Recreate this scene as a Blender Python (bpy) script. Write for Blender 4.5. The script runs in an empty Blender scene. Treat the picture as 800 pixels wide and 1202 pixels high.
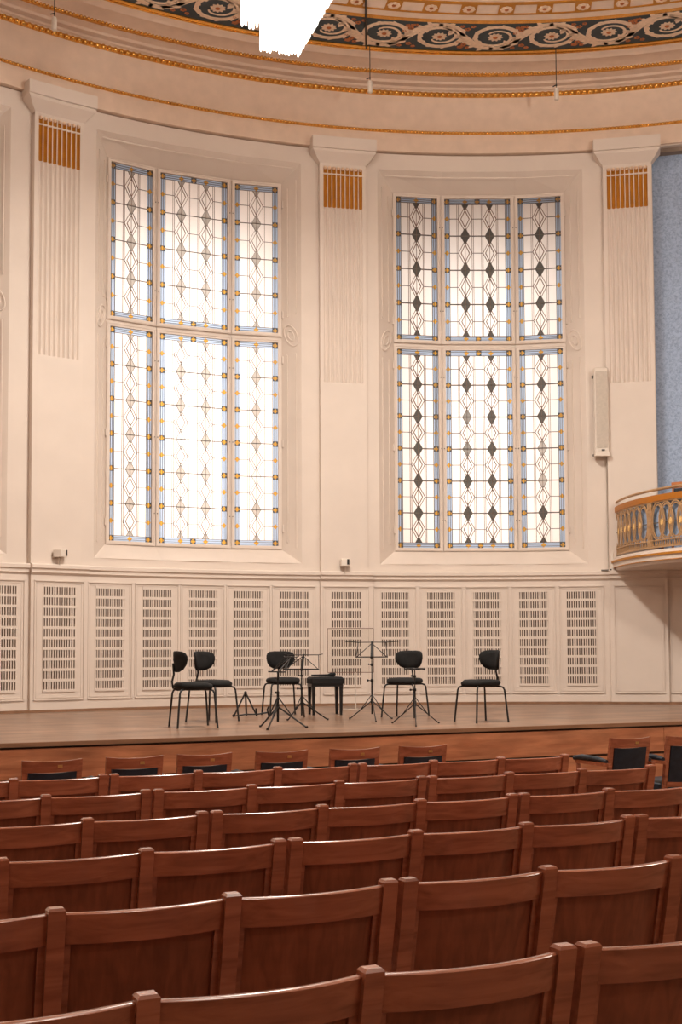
import bpy, bmesh, math, random
from mathutils import Vector, Matrix
random.seed(7)
sc = bpy.context.scene
COL = sc.collection
PI = math.pi
rad = math.radians
sin, cos = math.sin, math.cos

# ------------------------------------------------------------------ camera, light, exposure
EYE = 1.62
CX0, CY0 = 4.99, 5.947          # centre of the curved stage wall in plan
RW = 10.2                        # its radius
ZS = 0.89                        # stage height
cam_d = bpy.data.cameras.new('camera'); cam = bpy.data.objects.new('camera', cam_d); COL.objects.link(cam)
cam_d.sensor_fit = 'AUTO'; cam_d.sensor_width = 36
cam_d.lens = 36 * 1450 / 1202
cam_d.shift_y = 84 / 1202
RGT = Vector((0.913866351, -0.40599146, -0.0043848952))
DWN = Vector((-0.0188391024, -0.0531891255, 0.9984067333))   # camera up axis
FWD = Vector((0.405577836, 0.912327711, 0.0562562667))
mw = Matrix.Identity(4)
for i in range(3):
    mw[i][0] = RGT[i]; mw[i][1] = DWN[i]; mw[i][2] = -FWD[i]
mw[2][3] = EYE
cam.matrix_world = mw
cam_d.clip_start = 0.05; cam_d.clip_end = 200
sc.camera = cam
sc.view_settings.view_transform = 'Standard'; sc.view_settings.look = 'None'
sc.view_settings.gamma = 1; sc.view_settings.use_curve_mapping = False
sc.view_settings.exposure = 0.0

W = bpy.data.worlds.new('world'); sc.world = W; W.use_nodes = True
W.node_tree.nodes['Background'].inputs[0].default_value = (1.0, 0.82, 0.68, 1)
W.node_tree.nodes['Background'].inputs[1].default_value = 0.15

def area(name, loc, target, size, power, color, size_y=None, shape='RECTANGLE', spread=180):
    l = bpy.data.lights.new(name, 'AREA'); l.shape = shape; l.size = size
    if size_y: l.size_y = size_y
    l.energy = power; l.color = color; l.spread = rad(spread)
    o = bpy.data.objects.new(name, l); COL.objects.link(o); o.location = loc
    d = Vector(target) - Vector(loc)
    o.rotation_euler = d.to_track_quat('-Z', 'Y').to_euler()
    return o
WARM = (1.0, 0.91, 0.80)
def bulb(name, loc, r, power, color):
    l = bpy.data.lights.new(name, 'POINT'); l.shadow_soft_size = r; l.energy = power; l.color = color
    o = bpy.data.objects.new(name, l); COL.objects.link(o); o.location = loc
area('chandelier_light_stage', (4.8, 10.6, 8.0), (4.8, 10.6, 0), 0.45, 540, (1.0, 0.93, 0.84), 2.0)
bulb('chandelier_light_hall_left', (1.8, 4.0, 6.3), 0.35, 230, WARM)
bulb('chandelier_light_hall_right', (8.5, 5.0, 6.3), 0.35, 700, WARM)
bulb('chandelier_light_rear', (4.5, -3.0, 7.0), 0.35, 300, WARM)

# ------------------------------------------------------------------ materials
def lin(r, g, b):
    f = lambda c: (c/255/12.92 if c <= 10 else ((c/255+0.055)/1.055)**2.4)
    return (f(r), f(g), f(b), 1)
def new_mat(name):
    m = bpy.data.materials.new(name); m.use_nodes = True
    n = m.node_tree.nodes; b = n['Principled BSDF']
    return m, n, m.node_tree.links, b
def coords(n, l, scale, rnd=False):
    tc = n.new('ShaderNodeTexCoord'); mp = n.new('ShaderNodeMapping'); mp.inputs['Scale'].default_value = scale
    if rnd:
        oi = n.new('ShaderNodeObjectInfo'); mm = n.new('ShaderNodeVectorMath'); mm.operation = 'MULTIPLY_ADD'
        mm.inputs[1].default_value = (7.3, 11.1, 5.7)
        l.new(oi.outputs['Random'], mm.inputs[0]); l.new(tc.outputs['Object'], mm.inputs[2]); l.new(mm.outputs[0], mp.inputs['Vector'])
    else:
        l.new(tc.outputs['Object'], mp.inputs['Vector'])
    return mp
def paint(name, col, rough=0.6, var=0.05, scale=3.0, bump=0.0, spec=0.35):
    m, n, l, b = new_mat(name)
    mp = coords(n, l, (scale,)*3)
    nz = n.new('ShaderNodeTexNoise'); nz.inputs['Scale'].default_value = 1; nz.inputs['Detail'].default_value = 4
    l.new(mp.outputs[0], nz.inputs['Vector'])
    cr = n.new('ShaderNodeValToRGB'); e = cr.color_ramp.elements
    e[0].position = 0.3; e[1].position = 0.7
    e[0].color = tuple(c*(1-var) for c in col[:3]) + (1,); e[1].color = tuple(min(1, c*(1+var)) for c in col[:3]) + (1,)
    l.new(nz.outputs['Fac'], cr.inputs[0]); l.new(cr.outputs[0], b.inputs['Base Color'])
    b.inputs['Roughness'].default_value = rough; b.inputs['Specular IOR Level'].default_value = spec
    if bump:
        n2 = n.new('ShaderNodeTexNoise'); n2.inputs['Scale'].default_value = 60; l.new(mp.outputs[0], n2.inputs['Vector'])
        bp = n.new('ShaderNodeBump'); bp.inputs['Strength'].default_value = bump; bp.inputs['Distance'].default_value = 0.004
        l.new(n2.outputs['Fac'], bp.inputs['Height']); l.new(bp.outputs[0], b.inputs['Normal'])
    return m
def wood(name, c1, c2, rough=0.35, grain=(1.5, 30, 30), rnd=True, coat=0.0, spec=0.5, patch=0.0):
    m, n, l, b = new_mat(name)
    mp = coords(n, l, grain, rnd)
    nz = n.new('ShaderNodeTexNoise'); nz.inputs['Scale'].default_value = 1.2; nz.inputs['Detail'].default_value = 6; nz.inputs['Distortion'].default_value = 0.6
    l.new(mp.outputs[0], nz.inputs['Vector'])
    cr = n.new('ShaderNodeValToRGB'); e = cr.color_ramp.elements
    e[0].position = 0.25; e[1].position = 0.75; e[0].color = c1; e[1].color = c2
    l.new(nz.outputs['Fac'], cr.inputs[0])
    out = cr.outputs[0]
    if patch:
        mp2 = coords(n, l, (1.2, 1.2, 5), rnd)
        n3 = n.new('ShaderNodeTexNoise'); n3.inputs['Scale'].default_value = 2.2; n3.inputs['Detail'].default_value = 5
        l.new(mp2.outputs[0], n3.inputs['Vector'])
        mr = n.new('ShaderNodeMapRange'); mr.inputs[1].default_value = 0.3; mr.inputs[2].default_value = 0.7
        mr.inputs[3].default_value = 1 - patch; mr.inputs[4].default_value = 1 + patch
        l.new(n3.outputs['Fac'], mr.inputs[0])
        mx = n.new('ShaderNodeVectorMath'); mx.operation = 'SCALE'
        l.new(out, mx.inputs[0]); l.new(mr.outputs[0], mx.inputs['Scale']); out = mx.outputs[0]
    l.new(out, b.inputs['Base Color'])
    b.inputs['Roughness'].default_value = rough; b.inputs['Specular IOR Level'].default_value = spec
    if coat: b.inputs['Coat Weight'].default_value = coat; b.inputs['Coat Roughness'].default_value = 0.2
    bp = n.new('ShaderNodeBump'); bp.inputs['Strength'].default_value = 0.08; bp.inputs['Distance'].default_value = 0.002
    l.new(nz.outputs['Fac'], bp.inputs['Height']); l.new(bp.outputs[0], b.inputs['Normal'])
    return m
def metal(name, col, rough=0.35, metallic=1.0):
    m = paint(name, col, rough, 0.12, 12)
    m.node_tree.nodes['Principled BSDF'].inputs['Metallic'].default_value = metallic
    return m
def glass_trans(name, col, gloss=0.035, var=0.06):
    m, n, l, b = new_mat(name)
    tr = n.new('ShaderNodeBsdfTranslucent'); mp = coords(n, l, (4, 4, 1.5), True)
    nz = n.new('ShaderNodeTexNoise'); nz.inputs['Scale'].default_value = 1.5
    l.new(mp.outputs[0], nz.inputs['Vector'])
    cr = n.new('ShaderNodeValToRGB'); e = cr.color_ramp.elements
    e[0].color = tuple(c*(1-var) for c in col[:3]) + (1,); e[1].color = tuple(min(1, c*(1+var)) for c in col[:3]) + (1,)
    l.new(nz.outputs['Fac'], cr.inputs[0]); l.new(cr.outputs[0], tr.inputs['Color'])
    gl = n.new('ShaderNodeBsdfGlossy'); gl.inputs['Roughness'].default_value = 0.45
    mx = n.new('ShaderNodeMixShader'); mx.inputs[0].default_value = gloss
    l.new(tr.outputs[0], mx.inputs[1]); l.new(gl.outputs[0], mx.inputs[2])
    l.new(mx.outputs[0], n['Material Output'].inputs['Surface'])
    n.remove(b)
    return m
def emit(name, col, strength):
    m, n, l, b = new_mat(name)
    b.inputs['Base Color'].default_value = col; b.inputs['Emission Color'].default_value = col
    b.inputs['Emission Strength'].default_value = strength
    return m

M = {}
M['wall'] = paint('cream_wall_paint', (0.70, 0.605, 0.53, 1), 0.55, 0.03, 2.0, 0.06)
M['ceil'] = paint('cream_ceiling_plaster', (0.74, 0.57, 0.45, 1), 0.8, 0.05, 6.0, 0.25)
M['trimline'] = paint('shadowed_joint', (0.25, 0.19, 0.15, 1), 0.8)
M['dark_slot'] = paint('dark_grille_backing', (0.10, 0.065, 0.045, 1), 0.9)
M['gold'] = metal('gilding', (0.78, 0.44, 0.11, 1), 0.24, 0.9)
M['gold_paint'] = paint('gold_paint', lin(178, 116, 30), 0.45, 0.12, 6)
M['ochre'] = paint('ochre_varnish', lin(172, 104, 18), 0.4, 0.08, 4)
M['bronze'] = metal('bronze_lattice', (0.50, 0.31, 0.16, 1), 0.4, 0.5)
M['cream_gold'] = paint('cream_gold', lin(226, 186, 120), 0.5, 0.08, 20)
M['orangewood'] = wood('orange_brown_wood', (0.42, 0.13, 0.035, 1), (0.6, 0.22, 0.07, 1), 0.35, (20, 20, 3))
M['slate'] = paint('dark_slate_frieze', lin(62, 68, 70), 0.8, 0.1, 8)
M['scroll'] = paint('cream_scroll_paint', lin(226, 196, 168), 0.8, 0.1, 25)
M['floret'] = paint('russet_floret_paint', lin(176, 104, 62), 0.8, 0.25, 40)
M['seatwood'] = wood('red_brown_seat_wood', (0.215, 0.062, 0.030, 1), (0.40, 0.135, 0.070, 1), 0.26, (2.0, 26, 26), True, 0.5, 0.5, 0.12)
M['panelwood'] = wood('red_brown_panel_wood', (0.155, 0.044, 0.021, 1), (0.29, 0.09, 0.043, 1), 0.40, (24, 24, 2.0), True, 0.0, 0.4, 0.15)
M['stagewood'] = wood('stage_front_veneer', (0.33, 0.11, 0.048, 1), (0.58, 0.25, 0.125, 1), 0.4, (1.5, 14, 14), False, 0.1, 0.5, 0.22)
M['stagefloor'] = wood('stage_floor_boards', (0.085, 0.042, 0.023, 1), (0.35, 0.20, 0.125, 1), 0.32, (0.35, 10, 3), False, 0.1, 0.4, 0.28)
M['hallfloor'] = wood('hall_floor_parquet', (0.16, 0.07, 0.035, 1), (0.25, 0.12, 0.06, 1), 0.4, (2, 15, 3), False)
M['basewood'] = wood('baseboard_wood', (0.20, 0.10, 0.05, 1), (0.30, 0.16, 0.09, 1), 0.5, (2, 10, 10), False)
M['navy'] = paint('navy_leather', (0.012, 0.018, 0.028, 1), 0.45, 0.3, 20)
M['brass'] = metal('brass_plate', (0.65, 0.45, 0.18, 1), 0.3, 1.0)
M['black'] = paint('black_fabric', (0.008, 0.0075, 0.0075, 1), 0.85, 0.2, 40)
M['blackmetal'] = paint('black_metal', (0.010, 0.009, 0.009, 1), 0.4, 0.2, 20)
M['white'] = paint('off_white_plastic', (0.72, 0.64, 0.56, 1), 0.45, 0.03, 8)
M['speaker_cloth'] = paint('beige_speaker_cloth', (0.55, 0.48, 0.41, 1), 0.8, 0.06, 30)
M['lead'] = paint('lead_came', (0.13, 0.11, 0.095, 1), 0.6, 0.1, 20)
M['redlead'] = paint('brown_came', (0.20, 0.12, 0.09, 1), 0.6, 0.1, 20)
M['gwhite'] = glass_trans('white_opal_glass', (0.90, 0.87, 0.83, 1))
M['gblue'] = glass_trans('pale_blue_glass', (0.40, 0.50, 0.64, 1))
M['gamber'] = glass_trans('amber_glass', (0.72, 0.37, 0.045, 1))
M['gnavy'] = glass_trans('dark_blue_glass', (0.05, 0.09, 0.12, 1))
def clear_mat():
    m, n, l, b = new_mat('clear_glass_back'); t = n.new('ShaderNodeBsdfTransparent')
    l.new(t.outputs[0], n['Material Output'].inputs['Surface']); n.remove(b); return m
M['clear'] = clear_mat()
M['ggreyL'] = glass_trans('pale_grey_glass', (0.50, 0.46, 0.41, 1))
M['ggreyM'] = glass_trans('mid_grey_glass', (0.26, 0.245, 0.22, 1))
M['ggreyD'] = glass_trans('dark_grey_glass', (0.085, 0.078, 0.066, 1))
M['crystal'] = emit('lit_crystal_rods', (1, 0.97, 0.92, 1), 4.0)
# blue damask
def damask():
    m, n, l, b = new_mat('blue_damask_wallpaper')
    mp = coords(n, l, (1, 1, 1))
    v = n.new('ShaderNodeTexVoronoi'); v.inputs['Scale'].default_value = 22; v.feature = 'F1'
    l.new(mp.outputs[0], v.inputs['Vector'])
    nz = n.new('ShaderNodeTexNoise'); nz.inputs['Scale'].default_value = 26; nz.inputs['Detail'].default_value = 3; nz.inputs['Distortion'].default_value = 1.5
    l.new(mp.outputs[0], nz.inputs['Vector'])
    ma = n.new('ShaderNodeMath'); ma.operation = 'MULTIPLY_ADD'; ma.inputs[1].default_value = 0.3
    l.new(v.outputs['Distance'], ma.inputs[0]); l.new(nz.outputs['Fac'], ma.inputs[2])
    cr = n.new('ShaderNodeValToRGB'); e = cr.color_ramp.elements
    e[0].position = 0.42; e[1].position = 0.78
    e[0].color = (0.23, 0.30, 0.44, 1); e[1].color = (0.36, 0.46, 0.63, 1)
    l.new(ma.outputs[0], cr.inputs[0]); l.new(cr.outputs[0], b.inputs['Base Color'])
    b.inputs['Roughness'].default_value = 0.6
    return m
M['damask'] = damask()
# clear acrylic
def acrylic():
    m, n, l, b = new_mat('clear_acrylic')
    t = n.new('ShaderNodeBsdfTransparent'); t.inputs[0].default_value = (0.97, 0.97, 0.96, 1)
    g = n.new('ShaderNodeBsdfGlossy'); g.inputs['Roughness'].default_value = 0.02
    fr = n.new('ShaderNodeFresnel'); fr.inputs[0].default_value = 1.3
    mx = n.new('ShaderNodeMixShader'); l.new(fr.outputs[0], mx.inputs[0]); l.new(t.outputs[0], mx.inputs[1]); l.new(g.outputs[0], mx.inputs[2])
    l.new(mx.outputs[0], n['Material Output'].inputs['Surface']); n.remove(b)
    return m
M['acrylic'] = acrylic()
# satin damage-free crystal uses emission only because the lamps inside are lit

# ------------------------------------------------------------------ mesh helpers
def P(th, R, z):
    t = rad(th)
    return Vector((CX0 + R*sin(t), CY0 + R*cos(t), z))
class MB:
    def __init__(s): s.v = []; s.f = []
    def add(s, vs, fs):
        o = len(s.v); s.v += [Vector(v) for v in vs]; s.f += [tuple(i+o for i in f) for f in fs]; return s
    def hexa(s, p):      # p: 8 points, bottom 4 ccw then top 4
        return s.add(p, [(3,2,1,0),(4,5,6,7),(0,1,5,4),(1,2,6,5),(2,3,7,6),(3,0,4,7)])
    def box(s, c, d, m=None):
        x, y, z = d[0]/2, d[1]/2, d[2]/2
        p = [Vector(q) for q in ((-x,-y,-z),(x,-y,-z),(x,y,-z),(-x,y,-z),(-x,-y,z),(x,-y,z),(x,y,z),(-x,y,z))]
        if m: p = [m @ q for q in p]
        return s.hexa([q + Vector(c) for q in p])
    def bx(s, x0, x1, y0, y1, z0, z1):
        return s.box(((x0+x1)/2, (y0+y1)/2, (z0+z1)/2), (x1-x0, y1-y0, z1-z0))
    def bevbox(s, x0, x1, y0, y1, z0, z1, b):
        # box with chamfered vertical edges and top
        def ring(i, z): return [(x0+i+b, y0+i, z), (x1-i-b, y0+i, z), (x1-i, y0+i+b, z), (x1-i, y1-i-b, z), (x1-i-b, y1-i, z), (x0+i+b, y1-i, z), (x0+i, y1-i-b, z), (x0+i, y0+i+b, z)]
        return s.loft([ring(0, z0), ring(0, z1-b), ring(b, z1)], True, True)
    def loft(s, rings, cap0=True, cap1=True, closed=True):
        n = len(rings[0]); o = len(s.v)
        for r in rings: s.v += [Vector(p) for p in r]
        for i in range(len(rings)-1):
            for j in range(n if closed else n-1):
                a = o+i*n+j; b = o+i*n+(j+1) % n
                s.f.append((a, b, b+n, a+n))
        if cap0: s.f.append(tuple(o+j for j in reversed(range(n))))
        if cap1: s.f.append(tuple(o+(len(rings)-1)*n+j for j in range(n)))
        return s
    def tube(s, path, r, n=8, caps=True):
        path = [Vector(p) for p in path]; rs = r if isinstance(r, (list, tuple)) else [r]*len(path)
        rings = []; u = None
        for i, p in enumerate(path):
            t = (path[min(i+1, len(path)-1)] - path[max(i-1, 0)]).normalized()
            if u is None:
                u = Vector((0, 0, 1)) if abs(t.z) < 0.9 else Vector((1, 0, 0))
            u = (u - t*u.dot(t)).normalized(); w = t.cross(u)
            rings.append([p + (u*cos(2*PI*k/n) + w*sin(2*PI*k/n))*rs[i] for k in range(n)])
        return s.loft(rings, caps, caps)
    def lathe(s, prof, n=20, c=(0, 0, 0), m=None):
        c = Vector(c); rings = []
        for r, z in prof:
            ring = [Vector((r*cos(2*PI*k/n), r*sin(2*PI*k/n), z)) for k in range(n)]
            if m: ring = [m @ q for q in ring]
            rings.append([q + c for q in ring])
        return s.loft(rings)
    def prism(s, pts, y0, y1):          # polygon in x,z extruded along y
        return s.loft([[(x, y0, z) for x, z in pts], [(x, y1, z) for x, z in pts]])
    def flat(s, pts, z0, z1):           # polygon in x,y extruded along z
        return s.loft([[(x, y, z0) for x, y in pts], [(x, y, z1) for x, y in pts]])
    def arc(s, t0, t1, R0, R1, z0, z1, step=1.0):
        n = max(1, int(math.ceil(abs(t1-t0)/step))); rings = []
        for i in range(n+1):
            t = t0 + (t1-t0)*i/n
            rings.append([P(t, R0, z0), P(t, R1, z0), P(t, R1, z1), P(t, R0, z1)])
        return s.loft(rings)
    def sweep(s, prof, t0, t1, step=1.0, closed=False):
        n = max(1, int(math.ceil(abs(t1-t0)/step))); rings = []
        for i in range(n+1):
            t = t0 + (t1-t0)*i/n
            rings.append([P(t, R, z) for R, z in prof])
        return s.loft(rings, closed, closed, closed)
    def ball(s, c, r, n=8, k=5, sc3=(1, 1, 1)):
        c = Vector(c); rings = []
        for i in range(k+1):
            a = -PI/2 + PI*i/k
            rr = max(cos(a), 0.02)
            rings.append([c + Vector((r*sc3[0]*rr*cos(2*PI*j/n), r*sc3[1]*rr*sin(2*PI*j/n), r*sc3[2]*sin(a))) for j in range(n)])
        return s.loft(rings)
    def xform(s, m):
        s.v = [m @ v for v in s.v]; return s
    def build(s, name, mat, parent=None, smooth=None, kind=None, label=None):
        me = bpy.data.meshes.new(name)
        me.from_pydata([tuple(v) for v in s.v], [], s.f)
        bm = bmesh.new(); bm.from_mesh(me); bmesh.ops.recalc_face_normals(bm, faces=bm.faces); bm.to_mesh(me); bm.free()
        me.materials.append(mat)
        if smooth:
            me.shade_smooth(); me.set_sharp_from_angle(angle=rad(smooth))
        o = bpy.data.objects.new(name, me); COL.objects.link(o)
        if parent: o.parent = parent
        if kind: o['kind'] = kind
        if label: o['label'] = label
        return o
def empty(name, loc=(0, 0, 0), rz=0, label=None, cat=None, group=None, kind=None):
    o = bpy.data.objects.new(name, None); COL.objects.link(o); o.location = loc; o.rotation_euler = (0, 0, rz)
    o.empty_display_size = 0.1
    return tag(o, label, cat, group, kind)
def tag(o, label=None, cat=None, group=None, kind=None):
    if label: o['label'] = label
    if cat: o['category'] = cat
    if group: o['group'] = group
    if kind: o['kind'] = kind
    return o
def inst(src, name, parent, mtx=None, loc=None, rot=None):
    o = bpy.data.objects.new(name, src.data if hasattr(src, 'data') else src); COL.objects.link(o); o.parent = parent
    if mtx is not None: o.matrix_local = mtx
    if loc is not None: o.location = loc
    if rot is not None: o.rotation_euler = rot
    return o
def dup(root, loc, rz, label=None, skip=()):
    r = root.copy(); COL.objects.link(r); r.location = loc; r.rotation_euler = (0, 0, rz)
    if label: r['label'] = label
    for ch in list(root.children):
        if ch.get('_k') in skip: continue
        c = ch.copy(); COL.objects.link(c); c.parent = r
        for g in ch.children:
            d = g.copy(); COL.objects.link(d); d.parent = c
    return r

# ------------------------------------------------------------------ room shell
floor = MB().bx(-6, 16, -9, 10.6, -0.1, 0).build('floor', M['hallfloor']); floor['kind'] = 'structure'
wl = MB().bx(-4.2, -3.8, -9, 11.2, 0, 10.3).build('wall_left', M['wall']); wl['kind'] = 'structure'
wr = MB().bx(14.2, 14.6, -9, 11.2, 0, 10.3).build('wall_right', M['wall']); wr['kind'] = 'structure'
wf = MB().bx(-4.2, 14.6, -9.4, -9, 0, 10.3).build('wall_rear', M['wall']); wf['kind'] = 'structure'
ceiling = MB().bx(-4.2, 14.6, -9.4, 17.2, 10.35, 10.6).build('ceiling', M['ceil']); ceiling['kind'] = 'structure'
TA, TB = -60.0, 60.0

# flat ceiling disc of the apse, built as a full ring sector down to its centre
MB().arc(TA, 180+120, 0.4, 9.42, 10.05, 10.2, 3.0).build('apse_ceiling', M['ceil'], ceiling)
# main cornice profile, from wall frieze up and inwards
prof = [(10.13, 8.872), (10.13, 9.13), (10.17, 9.2), (10.2, 9.26), (10.205, 9.5), (10.185, 9.66), (10.165, 9.70), (10.165, 9.78),
        (10.20, 9.79), (10.20, 9.815), (10.17, 9.83), (10.17, 9.85), (10.215, 9.87), (10.215, 9.885), (10.14, 9.90), (10.12, 9.93), (10.08, 9.94), (10.02, 9.955),
        (9.95, 9.965), (9.93, 9.99), (9.86, 10.0), (9.70, 10.015), (9.66, 10.0), (9.6, 10.02), (9.52, 10.03), (9.50, 10.05), (9.40, 10.05), (9.40, 10.3), (10.6, 10.3), (10.6, 8.872)]
MB().sweep(prof, TA, TB, 1.0, True).build('cornice', M['ceil'], ceiling, 35)
MB().arc(TA, TB, 9.415, 9.475, 10.032, 10.06).arc(TA, TB, 9.485, 9.51, 10.022, 10.05).build('gilded_moulding', M['gold'], ceiling)
MB().arc(TA, TB, 8.655, 9.41, 10.044, 10.06).build('painted_frieze', M['slate'], ceiling)
MB().arc(TA, TB, 8.595, 8.655, 10.036, 10.06).build('gilded_moulding', M['gold'], ceiling)
MB().arc(TA, TB, 8.415, 8.445, 10.04, 10.06).build('gilded_moulding', M['gold_paint'], ceiling)
MB().arc(TA, TB, 8.13, 8.18, 10.036, 10.06).build('gilded_moulding', M['gold_paint'], ceiling)
MB().arc(TA, TB, 7.72, 7.78, 10.036, 10.06).build('gilded_moulding', M['gold_paint'], ceiling)
# meander band: gold squares with round flowers between plain cream fields
sq = MB().bx(-0.105, 0.105, -0.118, 0.118, -0.008, 0).build('gold_square', M['gold_paint'], ceiling)
fl = MB()
for k in range(8):
    a = 2*PI*k/8; fl.ball((0.055*cos(a), 0.055*sin(a), -0.012), 0.034, 7, 4, (1, 1, 0.3))
fl = fl.build('round_flower', M['scroll'], sq); MB().ball((0, 0, -0.014), 0.03, 8, 4, (1, 1, 0.5)).build('flower_centre', M['floret'], sq)
for i in range(-10, 9):
    th = 20.96 + 3.43*i
    p = P(th, 8.297, 10.05)
    o = sq if i == -10 else sq.copy()
    if i != -10:
        COL.objects.link(o)
        for c in list(sq.children):
            d = c.copy(); COL.objects.link(d); d.parent = o
    o.location = p; o.rotation_euler = (0, 0, -rad(th))
    o.parent = ceiling
# rinceau scrolls on the frieze ------------------------------------------------
def ribbon(mb, pts, ws, z0, z1):
    n = len(pts); L = []; Rr = []
    for i in range(n):
        a = Vector(pts[max(i-1, 0)]); b = Vector(pts[min(i+1, n-1)]); t = (b-a).normalized(); nn = Vector((-t.y, t.x))
        w = ws[i] if isinstance(ws, (list, tuple)) else ws
        L.append(Vector(pts[i]) + nn*w); Rr.append(Vector(pts[i]) - nn*w)
    for i in range(n-1):
        q = [L[i], L[i+1], Rr[i+1], Rr[i]]
        mb.flat([(p.x, p.y) for p in q], z0, z1)
def leaf(mb, c, ang, ln, w, z0, z1):
    pts = []
    for t, s in ((0, .25), (.25, .85), (.5, 1), (.75, .75), (1, 0), (.75, -.7), (.5, -.95), (.25, -.8)):
        x = ln*t; y = w*s
        pts.append((c[0] + x*cos(ang) - y*sin(ang), c[1] + x*sin(ang) + y*cos(ang)))
    mb.flat(pts, z0, z1)
SPER = 9.02*rad(4.87)            # scroll period along the band
def scroll_unit(sg):
    root = MB()
    z0, z1 = -0.006, 0
    # spiral starting on the outside and winding in to the rosette
    pts = []; ws = []
    for i in range(40):
        t = i/39
        a = sg*(-0.55*PI + 2*PI*1.65*t)
        r = 0.315*(1-t)**0.75 + 0.125*t
        pts.append((r*1.08*cos(a), r*sin(a) + sg*0.0)); ws.append(0.030*(1-t) + 0.012)
    ribbon(root, pts, ws, z0, z1)
    # stem to the next scroll
    st = [(0.0, -sg*0.318), (-0.14, -sg*0.295), (-0.26, -sg*0.21), (-0.36, -sg*0.08), (-0.46, sg*0.06), (-0.58, sg*0.2), (-0.72, sg*0.30)]
    ribbon(root, st, [0.035, 0.045, 0.05, 0.052, 0.048, 0.04, 0.03], z0, z1)
    # acanthus leaves along the outer turn
    for k in range(9):
        a = sg*(-0.45*PI + 2*PI*0.10*k); r = 0.30 - 0.012*k
        leaf(root, (r*1.08*cos(a), r*sin(a)), a + sg*1.0, 0.12, 0.03, z0-0.001, z1)
    for k, (x, y) in enumerate(st[1:6]):
        leaf(root, (x, y), PI - sg*(0.9 - 0.5*k), 0.15, 0.035, z0-0.001, z1)
        leaf(root, (x, y), PI + sg*(0.7), 0.11, 0.028, z0-0.001, z1)
    o = root.build('acanthus_scroll', M['scroll'], ceiling)
    rs = MB()
    for k in range(10):
        a = 2*PI*k/10; leaf(rs, (0.02*cos(a), 0.02*sin(a)), a, 0.085, 0.024, z0-0.003, z1)
    rs.build('rosette', M['scroll'], o)
    MB().ball((0, 0, -0.008), 0.036, 9, 4, (1, 1, 0.4)).build('rosette_centre', M['floret'], o)
    f = MB()
    for (x, y, r) in ((-0.42, -sg*0.2, .035), (-0.47, -sg*0.26, .03), (-0.36, -sg*0.28, .03), (-0.40, sg*0.22, .034), (-0.33, sg*0.29, .028), (0.34, sg*0.27, .03), (0.27, -sg*0.29, .028), (-0.5, -sg*0.12, .026)):
        for k in range(5):
            a = 2*PI*k/5; f.ball((x+r*.8*cos(a), y+r*.8*sin(a), -0.004), r*.55, 6, 3, (1, 1, .3))
    f.build('florets', M['floret'], o, kind='stuff')
    return o
su = {1: scroll_unit(1), -1: scroll_unit(-1)}
first = {1: True, -1: True}
for i in range(-7, 9):
    th = 19.12 + 4.87*i; sg = 1 if i % 2 == 0 else -1
    src = su[sg]
    if first[sg]: o = src; first[sg] = False
    else:
        o = src.copy(); COL.objects.link(o)
        for c in list(src.children):
            d = c.copy(); COL.objects.link(d); d.parent = o
    o.location = P(th, 9.03, 10.044); o.rotation_euler = (0, 0, -rad(th)); o.parent = ceiling
# bead mouldings (hundreds of gilt beads each)
def beads(R, z, pitch, r, name, s3=(1, 1, 1)):
    mb = MB(); mb.arc(-42, 55, R+0.01, R+0.05, z-r*0.9, z+r*0.9)
    n = int(R*rad(66)/pitch)
    for i in range(n):
        t = -21 + 66*i/n
        mb.ball(P(t, R, z), r, 6, 4, s3)
    return mb.build(name, M['gold'], ceiling, 60, 'stuff')
beads(10.135, 9.742, 0.085, 0.036, 'bead_moulding')
beads(10.115, 9.165, 0.05, 0.021, 'bead_moulding')
beads(9.935, 9.962, 0.05, 0.021, 'bead_moulding')

# ------------------------------------------------------------------ curved stage wall
wall = empty('wall_back', (CX0, CY0 + RW, ZS), kind='structure')
def wp(mb, name, mat, smooth=30, parent=None, **k):
    o = mb.build(name, mat, None, smooth, **k)
    par = parent or wall
    o.parent = par
    if par is wall: o.matrix_parent_inverse = Matrix.Translation(-wall.location)
    return o
PERIOD = 23.12
PIL = [-12.87, 10.1, 33.36]; PW = 3.83
OPEN = [(-31.1, -14.45), (-7.87, 8.67), (15.0, 31.75)]
ZO0, ZO1 = 2.88, 8.62
RB = 10.95
segs = [(TA, OPEN[0][0]), (OPEN[0][1], OPEN[1][0]), (OPEN[1][1], OPEN[2][0]), (OPEN[2][1], 37.26)]
for a, b in segs:
    wp(MB().arc(a, b, RW, RB, 2.7, 8.856), 'wall_panel', M['wall'])
for a, b in OPEN:
    wp(MB().arc(a, b, RW, RB, ZO1, 8.856), 'wall_panel', M['wall'])
    wp(MB().arc(a, b, RW, RB, 2.7, ZO0), 'wall_panel', M['wall'])
# recess beside the right pilaster, hung with blue damask
wp(MB().arc(37.26, TB, 10.40, 11.0, 2.7, 8.9), 'damask_panel', M['damask'])
wp(MB().arc(37.26, TB, RW-0.02, 10.9, 8.86, 8.9), 'recess_head', M['wall'])
# architrave line under the cornice
wp(MB().arc(TA, TB, RW+0.07, RB, 8.80, 8.90), 'joint_backing', M['trimline'])

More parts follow.
